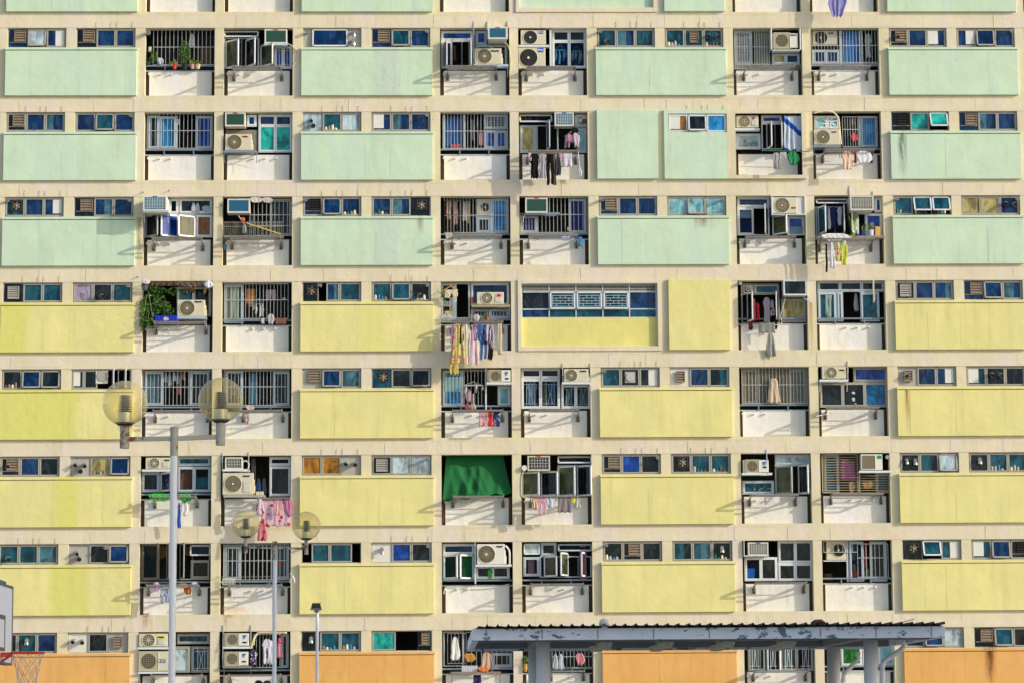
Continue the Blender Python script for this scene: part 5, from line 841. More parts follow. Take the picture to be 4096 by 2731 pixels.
L(1442, 465, 1512, 572, '#B83848', 'towel', 'dark red checked towel on rack', -.3, 'check'); L(1508, 462, 1546, 574, '#D82A20', 'towel', 'plain scarlet towel on rack', -.3); L(1546, 462, 1596, 572, '#2A3F78', 'towel', 'blue floral towel on rack', -.3, 'dots')
start('F', 5, 'j'); W(1758, 135, 2052, 212, 2, 1, 'dd', 'frame_white'); W(1758, 215, 2052, 438, 2, 1, 'hh', 'frame_white'); W(2058, 260, 2282, 438, 2, 1, 'hh', 'frame_white'); [Q(*a) for a in ((1775, 232, 1885, 425), (1922, 232, 2032, 425), (2085, 275, 2155, 425), (2190, 275, 2265, 425))]; AC(2080, 140, 2265, 243, 'cream unit with brown swirl fan on white brackets', 'swirl', .3, 'Panasonic', 'ink_blue', .68, .82, .24, -.14); SH(2066, 2282, 246, y0=-.18, m_='frame_white'); BR(2070, 100, 246, -.18); BR(2278, 100, 246, -.18)
for a in ((1795, 235, 1885, 420, '#A8B4D0', 'tee', 'pale blue shirt behind the left pane'), (1920, 235, 1960, 420, '#8A8C5A', 'hung', 'olive shirt behind the second pane'), (1965, 235, 2030, 420, '#5A80A8', 'tee', 'blue shirt behind the second pane'), (2085, 330, 2120, 425, '#C8BCA8', 'hung', 'cream cloth behind the third pane'), (2102, 300, 2145, 345, '#3AA0C0', 'towel', 'cyan cloth behind the third pane'), (2185, 300, 2240, 425, '#8A8A92', 'hung', 'grey clothes behind the fourth pane')): IN(*a)
RK(1825, 2196, 450)
start('H', 5, 'k'); W(1308, 160, 1460, 452, 1, 1, 'd', 'frame_grey'); W(1705, 160, 1862, 452, 1, 1, 't', 'frame_grey'); G(1306, 145, 1866, 452, 19, [297]); mesh_wire(1306, 150, 1866, 450, 60, 34, .31, 'fan_wire'); L(1518, 236, 1638, 446, '#CBB394', 'dress', 'beige skirt hung outside the mesh', .15); H()
start('I', 5, 'l', 'n'); AC(185, 140, 392, 245, 'cream unit with spoked brown fan and yellow label', 'spoke', .38, 'HITACHI', 'ink_black', .74, .72, .18, -.08, plate='ink_yellow', side=False, rr=.46); SH(165, 410, 255, m_='frame_white'); BR(402, 92, 250); W(450, 142, 742, 268, 1, 1, 'b', 'frame_grey'); W(165, 272, 745, 482, 3, 1, 'ddB', 'frame_grey')
IN(178, 385, 270, 425, '#A8A8A0', 'towel', 'pale cloth behind the lower left pane'); RK(242, 672, 485); ROD(132, 560, 262, 532, 'short bent white pole across the pier', 'frame_white', -.2, .014, dz=.2); L(458, 445, 482, 478, '#C08A58', 'bunch', 'small tan cloth at the window foot', .2); L(435, 350, 468, 372, '#B8DCD8', 'bunch', 'upper white cloth scrap on dark pane', .34); L(438, 400, 468, 432, '#B8DCD8', 'bunch', 'lower white cloth scrap on dark pane', .34)
# ---------------------------------------------------------------- storey 6
start('B', 6, 'i', 'n'); AC(1142, 840, 1340, 934, 'cream spoked-fan unit with yellow label', 'spoke', .34, 'HITACHI', 'ink_black', .76, .76, .18, .0, plate='ink_yellow', panel='lid', side=False); SH(1112, 1350, 940, y0=-.06, m_='frame_white', legs=False); W(1113, 955, 1250, 1110, 1, 1, 'd', 'frame_blue'); S(1255, 957, 1342, 1106, 'l', 'g'); W(1392, 832, 1652, 905, 1, 1, 't', 'frame_blue'); CU(1405, 925, 1510, 1095, '#9A5A30', 'orange-brown curtain in the lower right panes', .5); CU(1540, 995, 1635, 1095, '#3A8A90', 'turquoise patterned curtain beside the brown one', .5); W(1392, 912, 1652, 1110, 2, 1, 'hh', 'frame_blue'); H(())
L(1158, 1122, 1340, 1182, '#28C818', 'bunch', 'bright green plastic sheet on rack, left', -.3, amp=1.5); L(1395, 1126, 1508, 1186, '#30C020', 'bunch', 'bright green plastic sheet on rack, right', -.3, amp=1.5); L(1390, 1190, 1418, 1392, '#1A50B8', 'hung', 'royal blue shirt beside the lamp pole', -.25); L(1418, 1180, 1476, 1296, '#C8D0D0', 'bunch', 'white and dark checked cloth by pole', -.25, 'check'); RK(1195, 1530, 1150)
start('C', 6, 'i', 'n'); WA(1765, 838, 1900, 930, 'small white window air conditioner with dark slots', 'coil_dark', (9, 3), None, front=-.14); SH(1742, 1955, 938, m_='frame_white'); BR(1745, 802, 938); BR(1950, 798, 938); HOSE([(1890, 930), (1900, 880), (1925, 865), (1950, 885), (1945, 930)], -.1, .022, 'board_white'); AC(1745, 960, 1985, 1136, 'large cream unit with round mesh fan below small unit', 'ring', .34, 'Panasonic', 'ink_blue', .68, .84, .2, -.12, panel='lid', rr=.38); SH(1752, 2080, 1142, m_='board_grey')
CU(1970, 845, 2004, 1100, '#4A4250', 'dark mauve curtain beside the units', .4); W(2112, 835, 2280, 903, 1, 1, 'h', 'frame_white'); W(2112, 908, 2280, 1142, 1, 1, 'd', 'frame_white'); IN(2008, 1000, 2045, 1110, '#2A5080', 'hung', 'blue shirt in the dark gap'); IN(2050, 1000, 2090, 1125, '#58646A', 'hung', 'grey shirt in the dark gap'); BX(2006, 1106, 2034, 1134, '#E8D8B0', 'carton', 'left of two small cream cartons', -.1, .1, 'box'); BX(2038, 1106, 2066, 1134, '#E8D8B0', 'carton', 'right of two small cream cartons', -.1, .1, 'box')
L(2046, 1165, 2278, 1378, '#DDB4C4', 'sheet', 'large red-flowered pink duvet cover', -.4, 'floral', .35); L(2006, 1165, 2072, 1290, '#E0C4D0', 'hung', 'red-flowered sleeve piece at duvet left', -.46, 'floral'); L(2160, 1175, 2205, 1292, '#E8A0A0', 'hung', 'pink towel over the floral duvet', -.5); L(2238, 1168, 2300, 1300, '#C87898', 'bunch', 'dusky pink cloth at duvet right', -.42); L(2016, 1330, 2098, 1492, '#C8707C', 'hung', 'red-pink cloth dangling below the duvet', -.44, 'floral'); RK(2020, 2275, 1160)
start('E', 6, 'j'); TARP(1172, 785, 1682, 1112, '#0D7038', 'big green tarpaulin covering the whole opening'); RK(1245, 1628, 1100); mb = MB(); x0, x1, z0, z1 = rect(1163, 1130, 1182, 1305, .42); mb.box(x0, x1, .42, .43, z0, z1, 'wood_brown'); x0, x1, z0, z1 = rect(1665, 1100, 1685, 1305, .42); mb.box(x0, x1, .42, .43, z0, z1, 'wood_brown'); mb.build('slot_board', BL)
start('F', 6, 'j'); WA(1807, 793, 1976, 905, 'cream window air conditioner with dark grid and red tag', 'coil_dark', (7, 4), 'ink_red', front=-.1, body='ac_cream'); AW(2032, 800, 2288, 852, 'd', .7, 'frame_white'); W(1763, 910, 2030, 1098, 2, 1, 'kk', 'frame_blue'); W(2032, 862, 2285, 1098, 2, 1, 'kk', 'frame_blue'); S(1764, 916, 1890, 1095, 'l', 's', dec=True); S(1904, 910, 2030, 1096, 'l', 'd', dec=True); S(2035, 870, 2160, 1096, 'l', 's', dec=True); S(2176, 866, 2282, 1096, 'l', 'd', dec=True)
L(2212, 935, 2252, 986, '#E86A20', 'bag', 'orange bag behind the bright right sash', .2); IN(1980, 960, 2018, 1050, '#8A5A4A', 'hung', 'brown shirt behind the second sash'); RK(1835, 2200, 1100); HOSE([(1775, 905), (1762, 960), (1762, 1080), (1780, 1105), (1835, 1108)], -.02, .014); mb = MB(); x_, z_ = P(1782, 885, -.05); mb.cyl((x_, .1, z_), (x_, -.12, z_), .085, 'ac_white', 16); mb.build('exhaust_pipe', BL)
for a in ((1836, 1102, 1888, 1196, '#D8B484', 'shirt', 'sandy orange top, first on rack'), (1884, 1102, 1950, 1238, '#DE9AB4', 'pants', 'pink trousers on rack'), (1946, 1102, 2014, 1188, '#C4CCDC', 'bunch', 'pale blue shirt on rack'), (2034, 1102, 2142, 1218, '#8C7E84', 'towel', 'grey-mauve towel on rack'), (2138, 1102, 2168, 1154, '#E0D020', 'bunch', 'small yellow cloth on rack'), (2166, 1102, 2206, 1190, '#C4C4AC', 'hung', 'cream cloth at right rack end')): L(*a)
start('H', 6, 'k'); AC(1318, 928, 1536, 1040, 'cream unit with blue mark and upright strut', 'mesh', .36, 'DAIKIN', 'ink_blue', .78, .42, .14, -.1, panel='side', side=False, tri=True, rr=.42); SH(1308, 1566, 1046, m_='frame_white', legs=False); BR(1518, 842, 1044); W(1312, 1105, 1582, 1218, 1, 1, 't', 'frame_blue'); W(1588, 882, 1890, 972, 2, 1, 'ww', 'frame_blue'); W(1588, 972, 1890, 1218, 2, 1, 'kk', 'frame_blue'); S(1592, 978, 1726, 1216, 'l', 's', 'frame_grey', dec=True); S(1786, 970, 1862, 1216, 'l', 'd', ws=.56)
mb = MB(); rg = random.Random(5)
for q in range(26): x_, z_ = P(1410+rg.random()*150, 1160+rg.random()*42, .33); mb.disc(x_, .335, z_, 0, .012+.018*rg.random(), 'glass_cyan', 6)
mb.build('sticker_marks', BL); RK(1395, 1788, 1226)
start('I', 6, 'l', 'r'); W(198, 878, 335, 1204, 1, 1, 't', 'frame_grey'); G(186, 884, 494, 1206, 15, [], .2, 'fan_wire', True); G(504, 1042, 772, 1206, 8, [], .2, 'fan_wire', True); W(640, 1045, 770, 1204, 1, 1, 't', 'frame_grey'); AC(512, 880, 700, 1020, 'cream unit with ribbed grille and green label', 'grid', .34, None, 'ink_green', .78, .8, .18, -.06, 'ac_white', panel=False, side=False, plate='ink_green'); SH(500, 775, 1027, y0=-.1, m_='frame_white', legs=False)
L(345, 935, 468, 1096, '#C85AA0', 'towel', 'magenta pink blanket behind horizontal bars', .3, None, 1.6); L(412, 1110, 468, 1206, '#C8A074', 'bunch', 'tan cloth behind the lower bars', .3); L(520, 1100, 628, 1172, '#B08838', 'bunch', 'mustard cloth on hangers behind bars', .3); RK(278, 708, 1218, out=.7); mb = MB(); x_, z_ = P(738, 905, .1); mb.cyl((x_, .3, z_), (x_, .0, z_), .06, 'foil', 12); mb.build('exhaust_pipe', BL)
# ---------------------------------------------------------------- storey 7
start('B', 7, 'm', 'n'); W(1110, 142, 1648, 425, 4, 1, 'hkkk', 'frame_grey'); S(1108, 143, 1240, 428, 'l', 'h', 'frame_brown'); S(1302, 140, 1330, 422, 'l', 'd', 'frame_grey'); S(1405, 140, 1445, 420, 'l', 'd', 'frame_grey'); L(1130, 148, 1330, 262, '#8A6420', 'bunch', 'yellow-brown curtain gathered inside the left', .55, None, 1.5); L(1440, 148, 1490, 235, '#8A5A20', 'hung', 'brown curtain scrap near the flap', .55); AW(1490, 155, 1650, 262, 'd', .25); W(1496, 272, 1648, 418, 1, 1, 'd', 'frame_grey'); H(())
RK(1145, 1548, 470, look='rusty drying rack with coloured scraps'); L(1200, 445, 1252, 516, '#D8A8D0', 'bunch', 'lilac pink cloth on rusty rack', -.38); L(1255, 495, 1330, 612, '#AEB8D4', 'shorts', 'pale blue striped shorts by the pole', -.35, 'stripe'); L(1498, 445, 1552, 482, '#C8DCE8', 'bunch', 'white and blue cloth at right rack end', -.38); L(1438, 480, 1504, 542, '#B86018', 'bunch', 'rusty orange cloth under the rack', -.35); L(1395, 455, 1480, 490, '#C8A050', 'bunch', 'mustard scraps along the rack', -.35); HOSE([(1165, 468), (1115, 490), (1100, 560), (1100, 650), (1118, 690), (1170, 692)], .0, .014, 'dark_metal')
start('C', 7, 'm', 'r'); W(1758, 163, 1885, 425, 1, 1, 'd'); W(2160, 163, 2265, 425, 1, 1, 't'); G(1755, 150, 2262, 428, 15, [287], th=.012); H(); BX(2180, 285, 2225, 330, '#A83028', 'storage_box', 'small red box behind the right pane', .35, .02); mb = MB(); x0, x1, z0, z1 = rect(1745, 420, 1842, 465, -.1); [mb.tube([(x0+(x1-x0)*i/9, -.14, z1), (x0+(x1-x0)*i/9, -.12, z0)], .007, 'ac_white', 4) for i in range(10)]; mb.tube([(x0, -.14, z1), (x1, -.14, z1)], .009, 'ac_white', 5); mb.tube([(x0, -.12, z0), (x1, -.12, z0)], .009, 'ac_white', 5); mb.build('wire_basket', label=label('white wire basket at the left rail end'), cat='basket')
MOP(2266, 385, 2315, 455, 'white string mop on pole at right', '#D8D0CE', -.35, (2270, 378)); ROD(1692, 404, 2262, 400, 'long thin grey pole laid over the rail', 'rack_metal', -.1, .009); ROD(2060, 470, 2270, 398, 'grey mop stick crossing the rack', 'rack_metal', -.3, .009); RK(1785, 2205, 470)
start('E', 7, 'n', 'm'); W(1168, 138, 1408, 218, 1, 1, 'g', 'frame_white'); W(1168, 218, 1410, 408, 2, 1, 'kk', 'frame_white'); CU(1175, 235, 1262, 400, '#0E3A1A', 'dark green curtain behind the left sash', .55); CU(1310, 235, 1395, 400, '#128A20', 'vivid green curtain behind the second sash', .55); S(1172, 224, 1274, 402, 'l', 'h'); S(1300, 220, 1404, 402, 'r', 'h'); W(1415, 305, 1672, 402, 2, 1, 'dd', 'frame_white'); L(1505, 325, 1545, 398, '#28A030', 'bunch', 'green cloth between the small sashes', .3); AC(1425, 140, 1636, 298, 'large white unit with swirl fan, top right', 'swirl', .34, 'Panasonic', 'ink_black', .72, .86, .2, -.1, 'ac_white', panel=False, rr=.42); SH(1416, 1688, 302, m_='frame_white', legs=False); mb = MB(); x0, x1, z0, z1 = rect(1408, 125, 1420, 440, .1); mb.box(x0, x1, .1, .3, z0, z1, 'frame_white'); mb.build('window_post', BL); H(())
HOSE([(1178, 516), (1182, 485), (1200, 463), (1300, 470), (1450, 478), (1580, 462), (1668, 440)], .28, .014, 'board_white'); HOSE([(1640, 150), (1668, 190), (1672, 260), (1670, 300)], .0, .03, 'board_white')
start('F', 7, 'n', 'r'); AW(1778, 138, 1900, 228, 'w', .15); W(1905, 130, 2025, 228, 1, 1, 'd', 'frame_blue'); AW(2035, 142, 2292, 195, 'd', .5, 'frame_blue'); W(1775, 238, 1898, 382, 1, 1, 'h', 'frame_blue'); CU(1808, 245, 1860, 375, '#C07A84', 'dusty pink curtain in the left pane', .5); L(2198, 150, 2250, 400, '#BE7880', 'curtain', 'tall dusty pink curtain at right', .3); S(1930, 230, 2022, 386, 'l', 'd', 'frame_white', dec=True); W(1898, 232, 2290, 390, 4, 1, 'kkkk', 'frame_blue'); S(2056, 205, 2118, 380, 'r', 's', 'frame_white'); S(2212, 202, 2252, 386, 'r', 'h', 'frame_white'); H(); RK(1835, 2228, 444)
start('H', 7, 'o', 'n'); mb = MB(); x0, x1, z0, z1 = rect(1545, 150, 1795, 305, -.02); mb.box(x0, x1, -.1, .3, z0, z0+.03, 'frame_white'); mb.box(x0, x0+.02, -.1, .3, z0+.03, z1, 'frame_white'); mb.build('equipment_shelf', BL); WA(1590, 168, 1792, 298, 'window air conditioner with dark blue grid and blue tag', 'coil_dark', (10, 9), 'ink_midblue', front=-.12); W(1883, 152, 2232, 372, 2, 1, 'dd', 'frame_white'); W(1883, 374, 2232, 548, 2, 1, 'dd', 'frame_white'); W(1553, 315, 1883, 548, 2, 1, 'hd', 'frame_white'); BX(1570, 425, 1656, 520, '#1474E8', 'bucket', 'bright blue bucket behind the lower left pane', .42, .2, 'bucket'); RK(1675, 2172, 572)
start('I', 7, 'p', 'r'); AC(262, 150, 458, 350, 'cream unit with big black fan behind thin bars', 'spoke', .62, None, front=.34, dark=True, panel=False, side=False, rr=.38); G(235, 150, 570, 268, 7, []); mb = MB(); x0, x1, z0, z1 = rect(235, 348, 460, 356, .3); mb.box(x0, x1, .3, .44, z0, z1, 'frame_white'); x0, x1, z0, z1 = rect(458, 150, 484, 560, .36); mb.box(x0, x1, .36, .44, z0, z1, 'frame_blue'); mb.build('window_post', BL); W(484, 160, 640, 555, 1, 1, 'h', 'frame_blue'); W(690, 160, 868, 555, 1, 1, 'd', 'frame_blue')
CU(495, 170, 560, 350, '#5A707A', 'grey-blue curtain in the middle pane', .5); CU(575, 170, 632, 540, '#44304E', 'dark purple curtain right of the middle', .5); L(640, 160, 670, 430, '#A81820', 'strip', 'narrow red banner in the window gap', .42); L(648, 430, 690, 515, '#8A7820', 'strip', 'olive cloth below red banner', .42); BX(490, 450, 565, 512, '#B03A24', 'storage_box', 'brick red box behind the middle pane', .42, .15); BX(492, 385, 560, 448, '#5A5850', 'storage_box', 'grey box on the red box', .44, .15); G(570, 180, 880, 515, 7, [325], .27); H(); BX(245, 480, 320, 550, '#3A2A20', 'storage_box', 'dark brown box in the left gap', .6, .2)
# ---------------------------------------------------------------- storey 8
start('B', 8, 'm', 'n'); AC(1090, 848, 1310, 955, 'cream spoked-fan unit with yellow label, above larger unit', 'spoke', .34, 'HITACHI', 'ink_black', .69, .72, .2, -.06, plate='ink_yellow', panel='lid', side=False, rr=.46); SH(1084, 1335, 962, m_='frame_white', legs=False); AC(1086, 985, 1325, 1146, 'larger cream unit with square mesh grille', 'mesh', .33, 'HITACHI', 'ink_white', .68, .5, .2, -.06, plate='rail_blue', side=False, rr=.4); SH(1084, 1335, 1153, m_='frame_white'); W(1388, 848, 1645, 928, 1, 1, 't', 'frame_grey'); W(1345, 948, 1490, 1152, 1, 1, 'w', 'frame_grey'); W(1500, 948, 1642, 1152, 1, 1, 't', 'frame_grey'); Q(1530, 965, 1625, 1140, .34); RK(1180, 1578, 1178)
start('C', 8, 'm', 'n'); AC(1755, 845, 1950, 950, 'upper of two matching units with blue triangle marks', 'mesh', .34, 'DAIKIN', 'ink_blue', .76, .3, .16, -.1, panel='side', side=False, tri=True, rr=.4); AC(1755, 990, 1945, 1104, 'lower of two matching units with blue triangle marks', 'mesh', .34, 'DAIKIN', 'ink_blue', .76, .3, .16, -.1, panel='side', side=False, tri=True, rr=.4); SH(1748, 1972, 957, m_='frame_white', legs=False); SH(1748, 1972, 1110, m_='rack_metal'); BR(1750, 782, 1108); BR(1968, 778, 957); G(1985, 850, 2245, 1115, 10, []); W(2200, 850, 2262, 1115, 1, 1, 'd')
for a in ((1952, 975, 2018, 1092, '#4A4468', 'shirt', 'dark purple patterned shirt before the bars', 'dots'), (2052, 890, 2132, 1084, '#D4CFE0', 'tee', 'pale lilac shirt before the bars', None), (2110, 900, 2145, 1090, '#E0E0EA', 'hung', 'white shirt beside the lilac one', None), (2168, 885, 2212, 1038, '#E0889A', 'hung', 'pink towel at right of bars', 'hstripe'), (2180, 880, 2218, 925, '#D82848', 'bunch', 'bright red cloth above pink towel', None), (2075, 960, 2112, 1040, '#5A5E68', 'hung', 'dark grey shirt between white ones', None)): L(*a[:7], dep=.0, pat=a[7])
HOSE([(1972, 960), (1985, 900), (2010, 850), (2060, 838), (2250, 842)], .0, .02); HOSE([(1990, 940), (2000, 880), (2040, 848), (2200, 850)], .04, .018); H(()); RK(1790, 2195, 1176); L(1994, 1212, 2062, 1240, '#15151C', 'hung', 'black garment at the picture foot, left', -.35); L(2060, 1214, 2128, 1240, '#2A2E40', 'hung', 'dark navy garment at picture foot', -.35)
start('E', 8, 'n', 'n'); G(1205, 808, 1345, 1040, 5, []); W(1172, 798, 1330, 1060, 1, 1, 'k'); G(1345, 800, 1690, 1068, 9, [930]); W(1540, 960, 1690, 1065, 1, 1, 'd'); L(1226, 838, 1300, 1012, '#E8E8E0', 'hung', 'white shirt hung outside the left bars', .1); L(1325, 962, 1418, 1028, '#C88828', 'bunch', 'mustard orange trousers hung before bars', .0); L(1448, 955, 1552, 1080, '#C8A48C', 'dress', 'beige translucent sheet below the canopy', -.05); H(); BX(1310, 1055, 1428, 1100, '#D8D8E0', 'basket', 'white plastic basket on the brown shelf', -.25, .25, 'basket', True); L(1428, 1066, 1522, 1102, '#E87818', 'bunch', 'orange sack beside the white basket', -.2); SH(1228, 1605, 1108, y0=-.3, m_='louvre_brown'); L(1398, 1125, 1458, 1188, '#3A2A58', 'towel', 'dark purple towel below the shelf', -.15)
start('F', 8, 'n', 'n'); PL(1768, 970, 1812, 1045, 'leafy plant over the yellow pot', 90, .06, dep=-.05, pot=(1772, 1042, 1808, 1100), potc='#C8902A'); L(1995, 965, 2040, 1085, '#A8BCBC', 'hung', 'pale green-grey shirt right of column', .05); L(2035, 965, 2082, 1085, '#B8C4D8', 'hung', 'pale blue shirt right of column', .05); L(2165, 962, 2240, 1050, '#D0808C', 'bunch', 'pink and red cloth near the bay edge', .0); G(1990, 800, 2295, 1070, 11, [1000]); H(); RK(1990, 2238, 1098)
start('H', 8, 'o'); W(1585, 1080, 2240, 1438, 4, 1, 'hkhh', 'frame_grey'); S(1775, 1080, 1898, 1440, 'l', 'h'); [Q(X, 1120, X+110, 1430, .34) for X in (1605, 1935, 2105)]; Q(1790, 1120, 1880, 1430, .1); CU(1600, 1100, 1720, 1430, '#9AA08A', 'pale olive curtain in the first pane', .5); CU(1930, 1100, 2050, 1430, '#9AA09A', 'pale grey curtain in the third pane', .5); RK(1665, 2190, 1450)
start('I', 8, 'p', 'n'); W(400, 1120, 620, 1395, 1, 1, 'e', 'frame_white'); W(620, 1120, 940, 1395, 2, 1, 'kc', 'frame_white'); H(); HOSE([(455, 1445), (900, 1445), (935, 1460), (935, 1560)], .2, .012, 'board_white'); BX(610, 1340, 640, 1395, '#B0805A', 'storage_box', 'small tan box behind the white frame', .45, .1)
# stains that belong to the walls
vw = VIEW['d']; ST(815, 1060, 950, 1135, 'stain_soot', -.172); ST(820, 1130, 920, 1510, 'stain_soot', -.1425)
vw = VIEW['f']; ST(960, 232, 1030, 380, 'stain_rust', -.1425)
vw = VIEW['e']; ST(1070, 255, 1108, 660, 'stain_mould', -.004)
vw = VIEW['g']; ST(930, 262, 1120, 400, 'stain_rust', -.1425); ST(1985, 1060, 2035, 1560, 'stain_yellow', -.019)
vw = VIEW['l']; ST(880, 330, 950, 720, 'stain_rust', -.1425)
vw = VIEW['m']; ST(1092, 690, 1185, 830, 'stain_rust', -.019); ST(1725, 640, 1950, 700, 'stain_yellow', -.006); ST(1740, 700, 1850, 830, 'stain_yellow', -.019)
vw = VIEW['p']; ST(1800, 1190, 1970, 1260, 'stain_soot', -.172); ST(1820, 1240, 1970, 1600, 'stain_rust', -.1425); ST(1850, 1240, 1940, 1600, 'stain_soot', -.143)

YS = 1.0

# ================================================================ the court in front
def D(d): return CAM[1]+d
gm = MB(); gm.quad((-900, -900, 0), (900, -900, 0), (900, 900, 0), (-900, 900, 0), 'asphalt'); gm.build('ground', kind='structure')
gm = MB(); gm.quad((-8, -66, .004), (30, -66, .004), (30, -6, .004), (-8, -6, .004), 'court'); gm.build('court_surface', kind='structure')
# block added out of view to the right to keep the court in shade in the late sun
nb = MB(); nb.box(60, 68, -80, -47, 0, 26, 'concrete_paint')
NBT = thing('added_shade_block', (64, -63, 0), 'plain cream block added out of view to shade the court', 'building')
nb.build('wall', NBT); nw = MB()
for i in range(8):
    for j in range(4): nw.box(59.97, 60.0, -78+j*7, -75+j*7, 2+i*3, 3.4+i*3, 'glass_dark')
nw.build('window_rows', NBT)['kind'] = 'stuff'

def lamp_full(gl, gr, rp, dist, post, top, arms, stubs, look, pw, collar):
    y = D(dist); s = dist/FPX; rr = rp*s; k = rp/90.8; px, ztop = at(post, top, y); t = thing('street_lamp', (px, y, 0), look, 'street lamp', 'twin-globe street lamps on the court')
    m_ = MB(); zc = at(post, collar, y)[1]; r_ = pw*s/2; m_.tube([(px, y, .02), (px, y, zc)], r_, 'lamp_pole', 24); m_.cyl((px, y, 0), (px, y, .03), r_*3.2, 'lamp_rusty', 20); m_.build('post', t, smooth=False)
    m_ = MB(); m_.tube([(px, y, zc-.03), (px, y, ztop-.03)], r_*1.14, 'lamp_rusty', 24); m_.tube([(px, y, ztop-.045*k), (px, y, ztop-.01), (px, y, ztop)], [r_*1.2, r_*1.24, r_*.9], 'lamp_rusty', 24); m_.build('collar', t)
    for (gx, gy), (ay0, ay1), (sy0, sy1) in zip((gl, gr), arms, stubs):
        x, z = at(gx, gy, y); za0 = at(post, ay0, y)[1]; za1 = at(gx, ay1, y)[1]; hb = .016*k*rp/90.8/k*1.0; d = 1 if x < px else -1
        a = MB(); a.obox((x+.02*d, y-.02, za1-.022*k*1.2), (px-x-.02*d-r_*d, 0, za0-za1), (0, .04, 0), (0, 0, .045*k*1.1), 'lamp_rusty'); a.build('arm', t)
        z1_, z0_ = at(gx, sy0, y)[1], at(gx, sy1, y)[1]; sb = MB(); sb.tube([(x, y, z0_), (x, y, z1_)], .053*k*1.0, 'lamp_rusty', 16); sb.build('stub_pipe', t)
        g = MB(); nn = 32; vs = []; fs = []
        for i in range(1, 17):
            th = math.pi*i/17
            if i == 1: vs.append((x, y, z+rr))
            vs += [(x+rr*math.sin(th)*math.cos(2*math.pi*q/nn), y+rr*math.sin(th)*math.sin(2*math.pi*q/nn), z+rr*math.cos(th)) for q in range(nn)]
        for q in range(nn): fs.append((0, 1+q, 1+(q+1) % nn))
        for i in range(15):
            for q in range(nn): a_ = 1+i*nn+q; b_ = 1+i*nn+(q+1) % nn; fs.append((a_, a_+nn, b_+nn, b_))
        g.add(vs, fs, 'globe'); gb = g.build('globe', t, smooth=True)
        f = MB(); f.tube([(x, y, z-rr*1.0), (x, y, z-rr*.98), (x, y, z-rr*.88), (x, y, z-rr*.86)], [rr*.2, rr*.3, rr*.44, rr*.42], 'lamp_black', 20); f.build('dish', t)
        f = MB(); f.cyl((x, y, z-rr*.86), (x, y, z-rr*.42), rr*.31, 'lamp_steel', 24); f.build('lamp_holder', gb, smooth=False)
        f = MB(); f.cyl((x, y, z-rr*.42), (x, y, z+rr*.36), rr*.16, 'lamp_fin', 14)
        for q in range(8): zz = z-rr*.36+rr*.76*q/8; f.tube([(x, y, zz), (x, y, zz+rr*.03)], [rr*(.33-.008*q), rr*(.25-.006*q)], 'lamp_fin', 20)
        f.build('louvre_stack', gb)
    return t
lamp_full((500.5, 1611.7), (883.2, 1599), 90.8, 30.5, 697, 1706, ((1751.5, 1755), (1751.5, 1745)), ((1700, 1791), (1690, 1779)), 'nearer twin-globe street lamp with rusty collar and arms', 28, 1811)
lamp_full((983, 2093), (1225.5, 2101.5), 57.4, 48, 1099.5, 2163, ((2190, 2187), (2190, 2192)), ((2152, 2211), (2160, 2216)), 'farther, smaller twin-globe street lamp before the pink laundry', 16.5, 2232)

# floodlight post
y = D(60); px, ztop = at(1269, 2440, y); t = thing('floodlight_post', (px, y, 0), 'slim grey post with a small black floodlight on top', 'lamp post')
m_ = MB(); m_.tube([(px, y, 0), (px, y, ztop)], .033, 'lamp_pole', 14); m_.build('post', t)
m_ = MB(); x0, z1 = at(1244, 2412, y); x1, z0 = at(1286, 2438, y); m_.add([(x0, y-.12, z0+.02), (x1, y-.12, z0+.02), (x1, y+.12, z0+.02), (x0, y+.12, z0+.02), (x0+.03, y-.08, z1), (x1-.03, y-.08, z1), (x1-.03, y+.08, z1), (x0+.03, y+.08, z1)], [(0, 1, 5, 4), (1, 2, 6, 5), (2, 3, 7, 6), (3, 0, 4, 7), (4, 5, 6, 7), (3, 2, 1, 0)], 'lamp_black'); m_.box(x0-.01, x1+.01, y-.13, y+.13, z0, z0+.03, 'lamp_fin')
for q in range(4): m_.box(x0+.04+q*.05, x0+.055+q*.05, y-.09, y+.09, z1, z1+.015, 'lamp_black')
m_.build('lamp_head', t); m_ = MB(); m_.cyl((px, y, ztop-.05), (px, y, z0), .045, 'lamp_rusty', 10); m_.tube([(px-.07, y, ztop-.02), (px+.07, y, ztop+.02)], .018, 'lamp_rusty', 6); m_.build('bracket', t)

# basketball hoop at the left edge
t = thing('basketball_hoop', (-8.2, D(38.1), 0), 'basketball hoop with white backboard, red rim and frayed net', 'basketball hoop')
yf, yn = D(39), D(37.2); xb, zt = at(50, 2353, yf); _, zb = at(50, 2651, yf); bx = xb-.0
m_ = MB(); m_.box(bx-.05, bx, yn, yf, zb, zt, 'board_face'); 
for a, b_, c, d in ((yn, yf, zt, zt+.03), (yn, yf, zb-.03, zb)): m_.box(bx-.09, bx+.012, a-.02, b_+.02, c, d, 'board_edge')
m_.box(bx-.09, bx+.01, yf, yf+.03, zb, zt, 'board_edge'); m_.box(bx-.09, bx+.01, yn-.03, yn, zb, zt, 'board_edge'); m_.build('backboard', t)
m_ = MB(); ym = (yf+yn)/2
for a, b_, c, d in ((ym-.3, ym+.3, zb+.58, zb+.64), (ym-.3, ym+.3, zb+.15, zb+.2), (ym-.3, ym-.24, zb+.2, zb+.58), (ym+.24, ym+.3, zb+.2, zb+.58)): m_.box(bx, bx+.004, a, b_, c, d, 'board_edge')
m_.build('target_square', t)
_, zr = at(100, 2609, ym); cx = bx+.36; m_ = MB(); m_.tube([(cx+.225*math.cos(a), ym+.225*math.sin(a), zr) for a in [6.2832*i/36 for i in range(37)]], .014, 'hoop_red', 8, cap=False)
